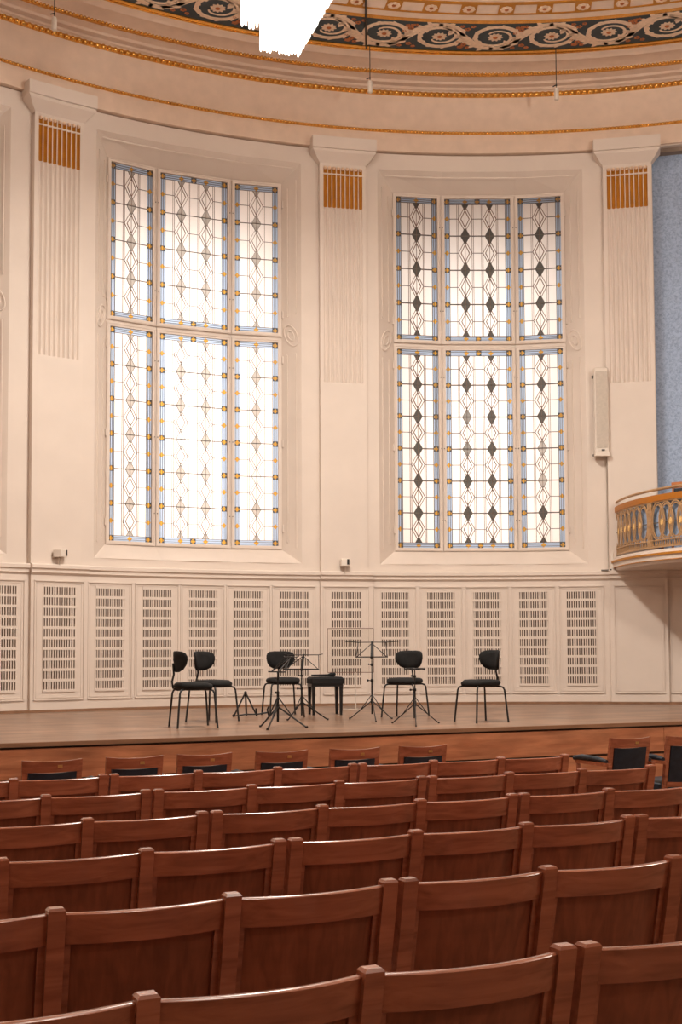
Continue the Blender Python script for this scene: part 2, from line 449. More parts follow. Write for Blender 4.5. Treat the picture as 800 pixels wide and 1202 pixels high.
# windows -----------------------------------------------------------------------
def mapmat(th, R, z):
    t = rad(th)
    # local x along the wall to the right, local y outwards, local z up
    ex = Vector((cos(t), -sin(t), 0)); ey = Vector((sin(t), cos(t), 0)); ez = Vector((0, 0, 1))
    m = Matrix.Identity(4); o = P(th, R, z)
    for i in range(3): m[i][0] = ex[i]; m[i][1] = ey[i]; m[i][2] = ez[i]; m[i][3] = o[i]
    return m
HMID = 0.545; NMID = 10.50; BEND = rad(10.0); SIDEW = 0.735
TOUT = HMID + SIDEW*cos(BEND); NOUT = NMID - SIDEW*sin(BEND)
ZC = [(3.09, 6.105), (6.145, 8.375)]

def pane(poly, y0, y1):
    """polygon in x,z as a thin glass piece; first face is the diffusing front"""
    n = len(poly); vs = [(x, y0, z) for x, z in poly] + [(x, y1, z) for x, z in poly]
    return vs, [tuple(range(n))], [tuple(range(2*n-1, n-1, -1))] + [(i, (i+1) % n, (i+1) % n+n, i+n) for i in range(n)]
def glass_obj(name, polys, mat, parent, y0=0.010, y1=0.018):
    vs = []; fs = []; idx = []
    for poly in polys:
        v, f0, f1 = pane(poly, y0, y1); o = len(vs); vs += v
        for f in f0: fs.append(tuple(i+o for i in f)); idx.append(0)
        for f in f1: fs.append(tuple(i+o for i in f)); idx.append(1)
    me = bpy.data.meshes.new(name); me.from_pydata(vs, [], fs); me.materials.append(mat); me.materials.append(M['clear'])
    me.polygons.foreach_set('material_index', idx)
    o = bpy.data.objects.new(name, me); COL.objects.link(o); o.parent = parent
    return o
def casement(root, cw, ch, ncol, nper, dark, glassw, detail=True):
    """one leaded casement in its own frame: x across from 0, z up from 0, y outwards"""
    fw = 0.050
    f = MB()
    f.bx(0, fw, -0.03, 0.05, 0, ch).bx(cw-fw, cw, -0.03, 0.05, 0, ch).bx(fw, cw-fw, -0.03, 0.05, 0, fw).bx(fw, cw-fw, -0.03, 0.05, ch-fw, ch)
    f.bx(0.010, 0.020, -0.038, -0.03, 0.01, ch-0.01).bx(cw-0.020, cw-0.010, -0.038, -0.03, 0.01, ch-0.01).bx(0.02, cw-0.02, -0.038, -0.03, 0.01, 0.02).bx(0.02, cw-0.02, -0.038, -0.03, ch-0.02, ch-0.01)
    fr = f.build('casement', M['wall'], root)
    gw, gh = cw-2*fw, ch-2*fw
    ox, oz = fw, fw
    b = 0.076
    R4 = lambda x0, x1, z0, z1: [(ox+x0, oz+z0), (ox+x1, oz+z0), (ox+x1, oz+z1), (ox+x0, oz+z1)]
    if not detail:
        glass_obj('opal_pane', [R4(b, gw-b, b, gh-b)], M['gwhite'], fr)
        glass_obj('border_strip', [R4(0, b, 0, gh), R4(gw-b, gw, 0, gh), R4(b, gw-b, 0, b), R4(b, gw-b, gh-b, gh)], M['gblue'], fr); return fr
    per = (gh-b)/nper
    lead = MB(); red = MB()
    yl0, yl1 = -0.002, 0.012
    tk = 0.6 if glassw else 1.0
    def hl(x0, x1, z, w=0.008, mb=lead):
        w *= tk; mb.bx(ox+x0, ox+x1, yl0, yl1, oz+z-w, oz+z+w)
    def vl(x, z0, z1, w=0.005, mb=lead):
        w *= tk; mb.bx(ox+x-w, ox+x+w, yl0, yl1, oz+z0, oz+z1)
    def dl(x0, z0, x1, z1, w=0.006, mb=lead):
        d = Vector((x1-x0, 0, z1-z0)); n = Vector((-d.z, 0, d.x)).normalized()*w*tk
        a = Vector((ox+x0, 0, oz+z0)); c = Vector((ox+x1, 0, oz+z1))
        q = [a+n, a-n, c-n, c+n]
        mb.loft([[(p.x, yl0, p.z) for p in q], [(p.x, yl1, p.z) for p in q]])
    for x in (b, gw-b): vl(x, 0, gh, 0.004)
    for x in (b*0.30, b*0.66, gw-b*0.30, gw-b*0.66): vl(x, 0, gh, 0.003)
    for z in (b, gh-b): hl(0, gw, z, 0.004)
    for z in (gh-b*0.30, b*0.30, gh-b*0.66, b*0.66): hl(b, gw-b, z, 0.003)
    cols = [gw/2] if ncol == 1 else [gw*0.315, gw*0.685]
    h = b/2
    cells = []            # (x, z, is_square)
    for z in (h, gh-h):
        cells += [(h, z, 1), (gw-h, z, 1)] + [(c, z, 0) for c in cols]
        if ncol == 2: cells.append((gw/2, z, 1))
    for k in range(1, nper):
        z = h + per*k; hl(b, gw-b, z, 0.007); cells += [(h, z, 1), (gw-h, z, 1)]
    for k in range(nper):
        z = h + per*(k+0.5); cells += [(h, z, 0), (gw-h, z, 0)]
        xs = [b] + sum([[c-0.095, c+0.095] for c in cols], []) + [gw-b]
        for i in range(0, len(xs), 2): hl(xs[i], xs[i+1], z, 0.0035)
    # border strips run between the coloured cells
    for x in (h, gw-h):
        zs = sorted(z for (xx, z, q) in cells if abs(xx-x) < 1e-6)
        for za, zb in zip(zs, zs[1:]): glass_obj('border_strip', [R4(x-h, x+h, za+h, zb-h)], M['gblue'], fr)
    for z in (h, gh-h):
        xs = sorted(xx for (xx, zz, q) in cells if abs(zz-z) < 1e-6)
        for xa, xb in zip(xs, xs[1:]): glass_obj('border_strip', [R4(xa+h, xb-h, z-h, z+h)], M['gblue'], fr)
    d = h*0.98
    octo = [(-d, 0), (-d*.5, -d*.5), (0, -d), (d*.5, -d*.5), (d, 0), (d*.5, d*.5), (0, d), (-d*.5, d*.5)]
    amb = None; rings = {}
    for (x, z, q) in cells:
        if amb is None: o = amb = glass_obj('amber_lozenge', [octo], M['gamber'], fr, 0.004, 0.018)
        else: o = inst(amb, 'amber_lozenge', fr)
        o.location = (ox+x, 0, oz+z)
        if q not in rings:
            tri = []
            for sx in (-1, 1):
                for sz in (-1, 1):
                    t3 = [(sx*d, 0), (sx*d*.5, sz*d*.5), (0, sz*d), (0, sz*h), (sx*h, sz*h), (sx*h, 0)]
                    tri.append(t3 if sx*sz < 0 else t3[::-1])
            o = rings[q] = glass_obj('corner_square' if q else 'lozenge_surround', tri, M['gnavy'] if q else M['gblue'], fr)
        else: o = inst(rings[q], 'corner_square' if q else 'lozenge_surround', fr)
        o.location = (ox+x, 0, oz+z)
        if q:
            w = h-0.003
            for e in (-1, 1): hl(x-h, x+h, z+e*w, 0.003); vl(x+e*w, z-h, z+h, 0.003)
        else:
            pass
    dh, dw = per*0.25, 0.068
    # opal field: panes left, between and right of the lozenge columns, one per register
    edges = [b] + sum([[c-dw, c+dw] for c in cols], []) + [gw-b]
    for k in range(nper):
        za = h+per*k if k else b; zb = h+per*(k+1) if k < nper-1 else gh-b
        for i in range(0, len(edges), 2): glass_obj('opal_pane', [R4(edges[i], edges[i+1], za, zb)], M['gwhite'], fr)
        for c in cols:
            fa, fb = (1, 1)
            lo = [(c-dw*.75, za), (c, za+dh*.75), (c+dw*.75, za)] if k == 0 else [(c-dw, za), (c, za+dh), (c+dw, za)]
            hi = [(c+dw*.75, zb), (c, zb-dh*.75), (c-dw*.75, zb)] if k == nper-1 else [(c+dw, zb), (c, zb-dh), (c-dw, zb)]
            if k == 0: lo = [(c-dw, za)] + lo + [(c+dw, za)]
            if k == nper-1: hi = [(c+dw, zb)] + hi + [(c-dw, zb)]
            glass_obj('opal_pane', [[(ox+x, oz+z) for x, z in lo+hi]], M['gwhite'], fr)
    for ci, c in enumerate(cols):
        for s in (-0.100, -0.122, 0.100, 0.122): vl(c+s, b, gh-b, 0.003, red)
        vl(c, b, gh-b, 0.0025, red)
        for k in range(nper):
            z = h + per*(k+0.5); hw, hh = 0.062, per*0.25
            for sx in (-1, 1):
                for sz in (-1, 1):
                    dl(c+sx*hw, z, c, z+sz*hh, 0.0055, red)
                    dl(c+sx*0.100, z, c+sx*0.017, z+sz*hh*1.254, 0.004, red)
        for k in range(nper+1):
            z = h + per*k; mt = dark(ci, k)
            if k == 0: pts = [(c-dw*.75, b), (c+dw*.75, b), (c, b+dh*.75)]
            elif k == nper: pts = [(c-dw*.75, gh-b), (c, gh-b-dh*.75), (c+dw*.75, gh-b)]
            else: pts = [(c-dw, z), (c, z-dh), (c+dw, z), (c, z+dh)]
            glass_obj('grey_lozenge', [[(ox+x, oz+q) for x, q in pts]], mt, fr, 0.002, 0.018)
            for (p, q) in zip(pts, pts[1:]+pts[:1]): dl(p[0], p[1], q[0], q[1], 0.003)
    lead.build('lead_came', M['lead'], fr); red.build('pattern_came', M['redlead'], fr)
    return fr
def window(name, thc, darkf, detail=True):
    root = empty(name, kind='structure'); root.matrix_world = mapmat(thc, 0, 0)
    root.location = (CX0, CY0, 0); root.rotation_euler = (0, 0, -rad(thc))
    # casement axes
    for r, (z0, z1) in enumerate(ZC):
        nper = 6 if r == 0 else 4
        specs = [(-TOUT, NOUT, -HMID, NMID, 1), (-HMID, NMID, HMID, NMID, 2), (HMID, NMID, TOUT, NOUT, 1)]
        for ci, (x0, y0, x1, y1, nc) in enumerate(specs):
            v = Vector((x1-x0, y1-y0, 0)); L = v.length
            fr = casement(root, L-0.012, z1-z0, nc, nper, (lambda c, k, r=r, ci=ci: darkf(r, ci, c, k)), name == 'window_1', detail)
            fr.location = (x0+v.x/L*0.006, y0+v.y/L*0.006, z0); fr.rotation_euler = (0, 0, math.atan2(v.y, v.x))
            if detail and ci != 1:
                hm = MB(); xx = -0.012 if ci == 0 else L
                for q in ((.14, .86) if r else (.1, .5, .9)): hm.bx(xx-0.006, xx+0.012, -0.05, -0.02, (z1-z0)*q-0.05, (z1-z0)*q+0.05)
                hm.build('hinge', M['wall'], fr)
            if detail:
                st = MB()
                for q in ((.22, .78) if r else (.15, .5, .85)):
                    for xx in ((L-0.03,) if ci == 0 else (0.02, L-0.03) if ci == 1 else (0.02,)):
                        st.ball((xx, -0.04, (z1-z0)*q), 0.008, 6, 4)
                st.build('stud', M['lead'], fr)
    # mullions and surround behind the casements
    pts = [(-TOUT-0.03, NOUT-0.005), (-HMID, NMID), (HMID, NMID), (TOUT+0.03, NOUT-0.005)]
    m = MB()
    for (x, y) in ((-HMID, NMID), (HMID, NMID)): m.bx(x-0.02, x+0.02, y+0.002, y+0.07, ZC[0][0], ZC[1][1])
    m.build('mullion', M['wall'], root)
    for zz in ((ZC[0][1]-0.01, ZC[1][0]+0.01),):
        t = MB()
        for i in range(3):
            (xa, ya), (xb, yb) = pts[i], pts[i+1]
            t.hexa([(xa, ya+.002, zz[0]), (xb, yb+.002, zz[0]), (xb, yb+.07, zz[0]), (xa, ya+.07, zz[0]), (xa, ya+.002, zz[1]), (xb, yb+.002, zz[1]), (xb, yb+.07, zz[1]), (xa, ya+.07, zz[1])])
        t.build('transom', M['wall'], root)
    return root
def reveal(thc, a, b):
    """splayed recess around a window, with raised panel mouldings and ring ornaments"""
    t = rad(thc)
    def loc(x, y, z): return Vector((CX0 + x*cos(t) + y*sin(t), CY0 - x*sin(t) + y*cos(t), z))
    inner = [(-TOUT+0.012, NOUT), (-HMID, NMID), (HMID, NMID), (TOUT-0.012, NOUT)]
    zi0, zi1 = ZC[0][0]+0.005, ZC[1][1]-0.005
    m = MB()
    ths = [a, thc-3.0, thc+3.0, b]
    inn0 = [loc(x, y, zi0) for x, y in inner]; inn1 = [loc(x, y, zi1) for x, y in inner]
    out0 = [P(q, RW, ZO0) for q in ths]; out1 = [P(q, RW, ZO1) for q in ths]
    n = len(m.v); m.v += inn0 + inn1 + out0 + out1
    I0, I1, O0, O1 = range(0, 4), range(4, 8), range(8, 12), range(12, 16)
    for i in range(3):
        m.f.append((O1[i], O1[i+1], I1[i+1], I1[i])); m.f.append((I0[i], I0[i+1], O0[i+1], O0[i]))
    m.f.append((O0[0], O1[0], I1[0], I0[0])); m.f.append((I0[3], I1[3], O1[3], O0[3]))
    wp(m, 'window_reveal', M['wall'], None)
    tm = MB()
    for i in range(3):
        a0, a1, b0, b1 = inn1[i], inn1[i+1], out1[i], out1[i+1]
        for u in (0.72,):
            f0, f1 = (0.06 if i == 0 else 0), (0.94 if i == 2 else 1)
            A = a0.lerp(b0, u); B = a1.lerp(b1, u); A2 = a0.lerp(b0, u+.06); B2 = a1.lerp(b1, u+.06)
            A, B, A2, B2 = A.lerp(B, f0), A.lerp(B, f1), A2.lerp(B2, f0), A2.lerp(B2, f1)
            e = Vector((0, 0, -0.016))
            tm.hexa([A, B, B2, A2, A+e, B+e, B2+e, A2+e])
    wp(tm, 'reveal_moulding', M['wall'], None)
    # mouldings on the splayed sides
    for s in (0, 3):
        A0, A1, B0, B1 = inn0[s], inn1[s], out0[s], out1[s]
        ctr = P(thc, 8, 5)
        nrm = (B0-A0).cross(A1-A0).normalized()
        if nrm.dot(ctr-A0) < 0: nrm = -nrm
        def q(u, z): return A0.lerp(B0, u) * (1-(z)) + A1.lerp(B1, u) * z
        ln = MB()
        for u in (0.30, 0.72):
            for (za, zb) in ((0.03, 0.525), (0.625, 0.97)):
                p0, p1 = q(u, za), q(u, zb); e = (q(u+0.05, za)-q(u, za))
                ln.hexa([p0, p0+e, p0+e+nrm*0.014, p0+nrm*0.014, p1, p1+e, p1+e+nrm*0.014, p1+nrm*0.014])
        wp(ln, 'reveal_moulding', M['wall'], None)
        c = q(0.5, 0.573); ex = (B0-A0).normalized(); ez = (A1-A0).normalized()
        for (R0, R1) in ((0.055, 0.075), (0.125, 0.15)):
            rg = MB(); rings = []
            for k in range(28):
                an = 2*PI*k/28; d = ex*cos(an) + ez*sin(an)
                rings.append([c+d*R0, c+d*R1, c+d*(R1-0.004)+nrm*0.015, c+d*(R0+0.004)+nrm*0.015])
            rg.loft(rings+[rings[0]], False, False)
            wp(rg, 'ring_ornament', M['wall'], None)
def darkA(r, ci, c, k):
    if r == 0 and ((ci == 1 and c == 0 and k == 3) or (ci == 2 and k in (2,))): return M['gwhite']
    return M['ggreyL']
def darkB(r, ci, c, k):
    if r == 0 and ci == 2 and k in (2, 3): return M['ggreyL']
    if r == 0 and ci == 1 and c == 0 and k in (3, 4): return M['ggreyM']
    return M['ggreyD']
WC = [-22.7, 0.43, 23.4]
window('window_1', WC[1], darkA)
window('window_2', WC[2], darkB)
window('window_3', WC[0], darkA, False)
for c, (a, b) in zip(WC, OPEN): reveal(c, a, b)
WPOW = 95
# unseen boxes added behind the stained glass, each with a lamp to backlight it
for c in WC:
    p = P(c, 11.55, 5.0); q = P(c, 9, 4.9)
    WPOW = 112 if c == WC[1] else 80
    area('window_backlight', p, q, 3.0, WPOW, (1.0, 0.96, 0.92), 5.0)
    m = MB().arc(c-9.5, c+9.5, 11.8, 11.85, 2.5, 9.0).arc(c-9.5, c-9.3, 10.9, 11.85, 2.5, 9.0).arc(c+9.3, c+9.5, 10.9, 11.85, 2.5, 9.0).arc(c-9.5, c+9.5, 10.9, 11.85, 8.95, 9.0).arc(c-9.5, c+9.5, 10.9, 11.85, 2.5, 2.55)
    wp(m, 'window_light_box', M['ceil'], None)

# pilasters ----------------------------------------------------------------------
def pilaster(t0):
    t1 = t0+PW; w = PW
    m = MB().arc(t0, t1, RW-0.055, RW+0.05, 2.7, 8.6)
    body = wp(m, 'pilaster', M['wall'])
    # flutes: nine channels between fillets; the upper ends are gilded
    ft0, ft1 = t0+0.27, t1-0.27; n = 9; step = (ft1-ft0)/n
    RF = RW-0.098
    def chan(a, b, z0, z1, dep=0.026):
        out = [(a + (b-a)*k/8, RF + dep*sin(PI*k/8)) for k in range(9)]
        m = MB(); m.loft([[P(t, R, z) for t, R in out] + [P(b, RW-0.05, z), P(a, RW-0.05, z)] for z in (z0, z1)]); return m
    rib = MB()
    edge = ft0
    for i in range(n):
        a, b = ft0+step*(i+0.09), ft0+step*(i+0.91)
        rib.arc(edge, a, RF, RW-0.05, 5.45, 8.57, 5); edge = b
        c = chan(a, b, 5.45, 7.98); o_ = len(rib.v); rib.v += c.v; rib.f += [tuple(k+o_ for k in f) for f in c.f]
    rib.arc(edge, ft1, RF, RW-0.05, 5.45, 8.57, 5)
    rib.arc(t0, ft0, RF, RW-0.05, 5.45, 8.57).arc(ft1, t1, RF, RW-0.05, 5.45, 8.57)
    rib.arc(t0, t1, RF, RW-0.05, 2.72, 5.45).arc(t0, t1, RF, RW-0.05, 8.565, 8.6)
    r = rib.build('fluting', M['wall'], None, 25); r.parent = body
    for i in range(n):
        a, b = ft0+step*(i+0.09), ft0+step*(i+0.91)
        g = chan(a, b, 7.98, 8.455); c = chan(a, b, 8.475, 8.56); o_ = len(g.v); g.v += c.v; g.f += [tuple(k+o_ for k in f) for f in c.f]
        o = g.build('gilded_flute', M['gold_paint'], None, 25); o.parent = body
        tip = MB().ball(P((a+b)/2, RF+0.004, 8.55), 0.024, 8, 5).build('flute_tip', M['scroll'], None, 60); tip.parent = body
        bar = chan(a, b, 8.455, 8.475, 0.006).build('flute_bar', M['wall']); bar.parent = body
    return body
for t in PIL: pilaster(t)
def capital(t0):
    t1 = t0+PW
    cp = MB()
    rings = []
    sec = [(0.0, RW-0.10, 8.58), (0.0, RW-0.105, 8.61), (0.25, RW-0.14, 8.66), (0.62, RW-0.215, 8.74), (0.74, RW-0.225, 8.765), (0.70, RW-0.21, 8.77), (0.70, RW-0.21, 8.785), (0.76, RW-0.235, 8.79), (0.76, RW-0.235, 8.955)]
    for (e, R, z) in sec:
        ring = [P(t0-e, R, z), P((t0+t1)/2, R, z), P(t1+e, R, z), P(t1+e, RW+0.05, z), P(t0-e, RW+0.05, z)]
        rings.append(ring)
    cp.loft(rings)
    return wp(cp, 'capital', M['wall'], 20)
for t in PIL: capital(t)

# wainscot -------------------------------------------------------------------------
RG = RW-0.05
wp(MB().arc(TA, TB, RG, RB, 0.5, 2.7), 'wainscot', M['wall'])
ledge = [(RW, 2.77), (RG-0.03, 2.77), (RG-0.045, 2.755), (RG-0.045, 2.715), (RG-0.02, 2.70), (RG-0.02, 2.665), (RG-0.03, 2.66), (RG, 2.63), (RW, 2.63)]
def ledge_run(a, b, d=0.0):
    wp(MB().sweep([(R-d if R < RW else R, z) for R, z in ledge], a, b, 1.0, True), 'ledge_moulding', M['wall'], 25)
blocks = [(-12.85, -8.5), (10.05, 14.3), (33.36, 37.85)]
last = TA
for a, b in blocks:
    ledge_run(last, a); ledge_run(a, b, 0.06); last = b
    wp(MB().arc(a, b, RG-0.055, RG+0.02, 0.5, 2.69), 'pilaster_base', M['wall'])
ledge_run(last, TB)
grilles = [(-16.35, -13.78, 0), (-11.92, -9.46, 1), (-7.80, -5.54, 0), (-4.15, -1.88, 0), (-0.56, 1.77, 0), (3.09, 5.45, 0), (6.79, 9.13, 0), (10.92, 13.33, 1),
           (15.02, 17.30, 0), (18.72, 21.02, 0), (22.43, 24.75, 0), (26.15, 28.49, 0), (29.94, 32.31, 0)]
def panel(a, b, blk, grille=True, z0=1.16, z1=2.495):
    Rf = RG-0.055 if blk else RG
    tc = (a+b)/2; hw = 2*Rf*sin(rad(b-a)/2)/2
    pz0, pz1 = 1.04, 2.56; e = 0.105 if not blk else 0.12
    x = hw+e
    m = MB()
    for (s, d) in ((0.0, 0.022), (0.03, 0.012)):
        xo = x-s; zo0 = pz0+s; zo1 = pz1-s; w = 0.012
        m.bx(-xo, -xo+w, -d, 0.01, zo0, zo1).bx(xo-w, xo, -d, 0.01, zo0, zo1).bx(-xo, xo, -d, 0.01, zo1-w, zo1).bx(-xo, xo, -d, 0.01, zo0, zo0+w)
    o = m.build('panel_moulding', M['wall']); o.location = P(tc, Rf*cos(rad(b-a)/2)+0.004, 0); o.rotation_euler = (0, 0, -rad(tc))
    o.parent = wall; o.matrix_parent_inverse = Matrix.Translation(-wall.location)
    if not grille: return
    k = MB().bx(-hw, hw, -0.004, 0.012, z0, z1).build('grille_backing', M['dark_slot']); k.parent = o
    g = MB(); nc = 13; nr = 10
    cw = 2*hw/nc; rh = (z1-z0)/nr
    for i in range(nc+1):
        xx = -hw+cw*i; hw2 = cw*0.23
        g.bx(max(-hw-0.004, xx-hw2), min(hw+0.004, xx+hw2), -0.018, -0.003, z0, z1)
    for j in range(nr+1):
        zz = z0+rh*j
        g.bx(-hw, hw, -0.019, -0.004, zz-rh*0.13, zz+rh*0.13)
    g = g.build('grille', M['wall']); g.parent = o
for a, b, k in grilles: panel(a, b, k)
panel(34.35, 36.85, 1, False)
panel(38.6, 41.6, 0, False)
# base strip on the stage
bs = wp(MB().arc(TA, TB, RG-0.075, RG, ZS-0.02, ZS+0.032), 'skirting', M['basewood'], 30)

# ------------------------------------------------------------------ stage
YE = 10.5
stage = empty('stage', (5, YE, 0), kind='structure')
def sp(mb, name, mat, **k):
    o = mb.build(name, mat, None, None, **k); o.parent = stage; o.matrix_parent_inverse = Matrix.Translation((-5, -YE, 0)); return o
sf = MB()
pts = [(-5, YE), (14.2, YE)]
arcp = [P(t, RG+0.02, 0) for t in range(60, -61, -3)]
poly = [(-4.2, YE), (14.6, YE)] + [(p.x, p.y) for p in arcp if p.y > YE+0.1]
sp(MB().flat(poly, ZS-0.035, ZS), 'stage_floor', M['stagefloor'])
sp(MB().bx(-4.2, 14.6, YE-0.03, YE+0.3, ZS-0.036, ZS-0.001), 'stage_nosing', M['basewood'])
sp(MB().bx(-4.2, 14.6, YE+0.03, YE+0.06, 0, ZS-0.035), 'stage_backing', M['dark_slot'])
xs = [-4.2, 1.0, 8.35, 13.5]
for i in range(len(xs)-1):
    sp(MB().bx(xs[i]+0.003, xs[i+1]-0.003, YE-0.006, YE+0.03, 0.585, ZS-0.055), 'front_panel', M['stagewood'])
    sp(MB().bx(xs[i]+0.003, xs[i+1]-0.003, YE-0.006, YE+0.03, 0.0, 0.56), 'front_panel', M['stagewood'])

# ------------------------------------------------------------------ auditorium seats
PITCH, GAP, S0 = 0.54, 0.0706, 0.171
ROWY = [2.652, 3.655, 4.634, 5.602, 6.634, 7.605]
ROWDX = [0.0138, 0.0113, 0.0033, -0.0096, -0.0038, -0.015]
TZ = 0.88
TILT = rad(12)
def tilt(z, y): return y + (TZ-z)*math.tan(TILT)        # back leans towards the camera at the top
def post(mb, x):
    w, d = 0.026, 0.024; b = 0.006
    rings = []
    for z, i in ((0.0, 0), (0.45, 0), (TZ-0.008, 0), (TZ, b)):
        yy = tilt(max(z, 0.42), 0) if z > 0.42 else tilt(0.42, 0)
        rings.append([(x-w+i, yy-d+i, z), (x+w-i, yy-d+i, z), (x+w-i, yy+d-i, z), (x-w+i, yy+d-i, z)])
    mb.loft(rings)
def bowed(mb, x0, x1, z0, z1, y_mid_off, bow, th, n=12, top_round=0.0):
    rings = []
    for i in range(n+1):
        u = i/n; x = x0+(x1-x0)*u; yo = y_mid_off - bow*(1-(2*u-1)**2)
        rings.append([(x, tilt(z0, yo)-th/2, z0), (x, tilt(z0, yo)+th/2, z0), (x, tilt(z1, yo)+th/2, z1-0.004), (x, tilt(z1, yo)+th/2-0.005, z1), (x, tilt(z1, yo)-th/2+0.005, z1), (x, tilt(z1, yo)-th/2, z1-0.004)])
    mb.loft(rings)
proto = {}
def make_seat():
    r = empty('theatre_seat', (0, 0, 0), 0, 'x', 'seat', 'wooden theatre seats in rows')
    a, b = 0.052, PITCH
    o = MB(); bowed(o, a, b, TZ-0.112, TZ-0.018, 0.0, 0.042, 0.026); o.build('top_rail', M['seatwood'], r, 40)
    o = MB(); bowed(o, a+0.02, b-0.02, 0.40, TZ-0.108, 0.012, 0.036, 0.012); o.build('back_panel', M['panelwood'], r, 40)
    for (x0, x1) in ((a, a+0.022), (b-0.022, b)):
        o = MB(); bowed(o, x0, x1, 0.40, TZ-0.110, 0.004, 0.0, 0.02, 1); o.build('stile', M['seatwood'], r)
    o = MB(); bowed(o, a, b, 0.36, 0.42, 0.004, 0.03, 0.024); o.build('bottom_rail', M['seatwood'], r, 40)
    o = MB(); yb = tilt(0.45, 0)
    o.bevbox(a+0.01, b-0.01, yb+0.02, yb+0.44, 0.40, 0.435, 0.008); o.build('seat_board', M['seatwood'], r, 30)
    o = MB(); post(o, 0.026); p = o.build('post', M['seatwood'], r, 25)
    o = MB(); o.bx(0.006, 0.046, tilt(.42, 0), tilt(.42, 0)+0.40, 0.34, 0.40).bx(0.006, 0.046, tilt(.42, 0)+0.36, tilt(.42, 0)+0.40, 0, 0.34); o.build('side_frame', M['panelwood'], r)
    o = MB(); post(o, PITCH+0.026); p = o.build('post', M['seatwood'], r, 25); p['_k'] = 'end'
    return r
def projx(p):
    d = Vector(p) - Vector((0, 0, EYE)); zf = d.dot(FWD)
    return (400+1450*d.dot(RGT)/zf, 685-1450*d.dot(DWN)/zf)
ROWN = ['nearest row', 'second row from camera', 'third row from camera', 'fourth row from camera', 'fifth row from camera', 'farthest plain row']
ORD = ['first', 'second', 'third', 'fourth', 'fifth', 'sixth', 'seventh', 'eighth', 'ninth', 'tenth', 'eleventh', 'twelfth', 'thirteenth']
seat0 = make_seat(); used = False
for k in range(6):
    cells = []
    for s in range(-2, 4):
        for i in range(3):
            if k in (4, 5) and s > 2: continue
            x = S0 + ROWDX[k] + s*(3*PITCH+GAP) + i*PITCH
            y = ROWY[k] + 0.0012*(x+PITCH/2-6.25)**2
            u0 = projx((x, y, TZ))[0]; u1, v1 = projx((x+PITCH, y, TZ))
            if u1 < 3 or u0 > 800: continue
            cells.append((x, y, i))
    for n, (x, y, i) in enumerate(cells):
        where = ORD[n] + ' from the left' if n < len(cells)-1 else 'last on the right'
        lab = 'red-brown wooden theatre seat in the %s, %s' % (ROWN[k], where)
        sl = 0.0024*(x+PITCH/2-6.25)
        if not used and i == 2:
            pass
        o = dup(seat0, (x-0.026, y, 0), 0.0, lab, () if i == 2 else ('end',))
for ch in list(seat0.children): bpy.data.objects.remove(ch)
bpy.data.objects.remove(seat0)

# padded armchairs in front of the stage --------------------------------------------
def make_armchair():
    r = empty('armchair', (0, 0, 0), 0, 'x', 'chair', 'padded armchairs in the front row')
    hw = 0.205; T = 0.90
    def tl(z): return (T-z)*math.tan(rad(10))
    def bow(mb, x0, x1, z0, z1, yo, bw, th, n=10):
        rings = []
        for i in range(n+1):
            u = i/n; x = x0+(x1-x0)*u; s = (2*x/(2*hw)); y = yo - bw*(1-s*s); lift = 0.012*s*s
            rings.append([(x, y+tl(z0)-th/2, z0), (x, y+tl(z0)+th/2, z0), (x, y+tl(z1)+th/2, z1+lift-0.012), (x, y+tl(z1)-th/2, z1+lift-0.012)])
        mb.loft(rings)
    o = MB(); bow(o, -hw, hw, T-0.085, T, 0, 0.03, 0.028); o.build('top_rail', M['seatwood'], r, 40)
    for s in (-1, 1):
        o = MB(); x0, x1 = sorted((s*hw, s*(hw-0.035)))
        rings = []
        for z, f in ((0, 0.16), (0.42, tl(0.42)), (T-0.08, tl(T-0.08))):
            k = 0.02*(1-z/T)*s
            rings.append([(x0-k, f-0.017, z), (x1-k, f-0.017, z), (x1-k, f+0.017, z), (x0-k, f+0.017, z)])
        o.loft(rings); o.build('rear_leg', M['seatwood'], r)
    o = MB(); bow(o, -hw+0.042, hw-0.042, 0.50, T-0.08, 0.004, 0.03, 0.036); o.build('back_pad', M['navy'], r, 40)
    o = MB(); bow(o, -hw+0.03, hw-0.03, 0.46, 0.51, 0.0, 0.03, 0.03); o.build('lower_rail', M['seatwood'], r, 40)
    o = MB(); yy = tl(T-0.04)-0.046; o.bx(0.03, 0.062, yy, yy+0.02, T-0.056, T-0.036); o.build('number_plate', M['brass'], r)
    y0 = tl(0.45)
    o = MB(); o.bevbox(-hw, hw, y0+0.02, y0+0.44, 0.42, 0.50, 0.02); o.build('seat_cushion', M['navy'], r, 40)
    o = MB(); o.bx(-hw-0.01, hw+0.01, y0+0.03, y0+0.43, 0.36, 0.42); o.build('seat_frame', M['seatwood'], r)
    for s in (-1, 1):
        x = s*(hw+0.018)
        o = MB(); o.tube([(x, y0-0.05, 0.70), (x, y0+0.05, 0.712), (x, y0+0.30, 0.715), (x+s*0.01, y0+0.40, 0.70)], [0.018, 0.023, 0.025, 0.02], 10); a = o.build('arm_pad', M['navy'], r, 60)
        o = MB(); o.bx(x-0.018, x+0.018, y0-0.1, y0+0.38, 0.66, 0.69); o.tube([(x, y0+0.36, 0.67), (x, y0+0.35, 0.45), (x*0.97, y0+0.40, 0)], 0.019, 8); o.build('arm_support', M['seatwood'], r, 40)
    return r
ac = make_armchair()
spots = [(1.652, 8.6, 0), (2.232, 8.62, 0), (2.752, 8.63, 0), (3.346, 8.62, 0), (3.933, 8.6, 0), (4.517, 8.6, 0), (6.487, 8.6, 0), (7.06, 8.58, 0), (6.62, 7.2, 0)]
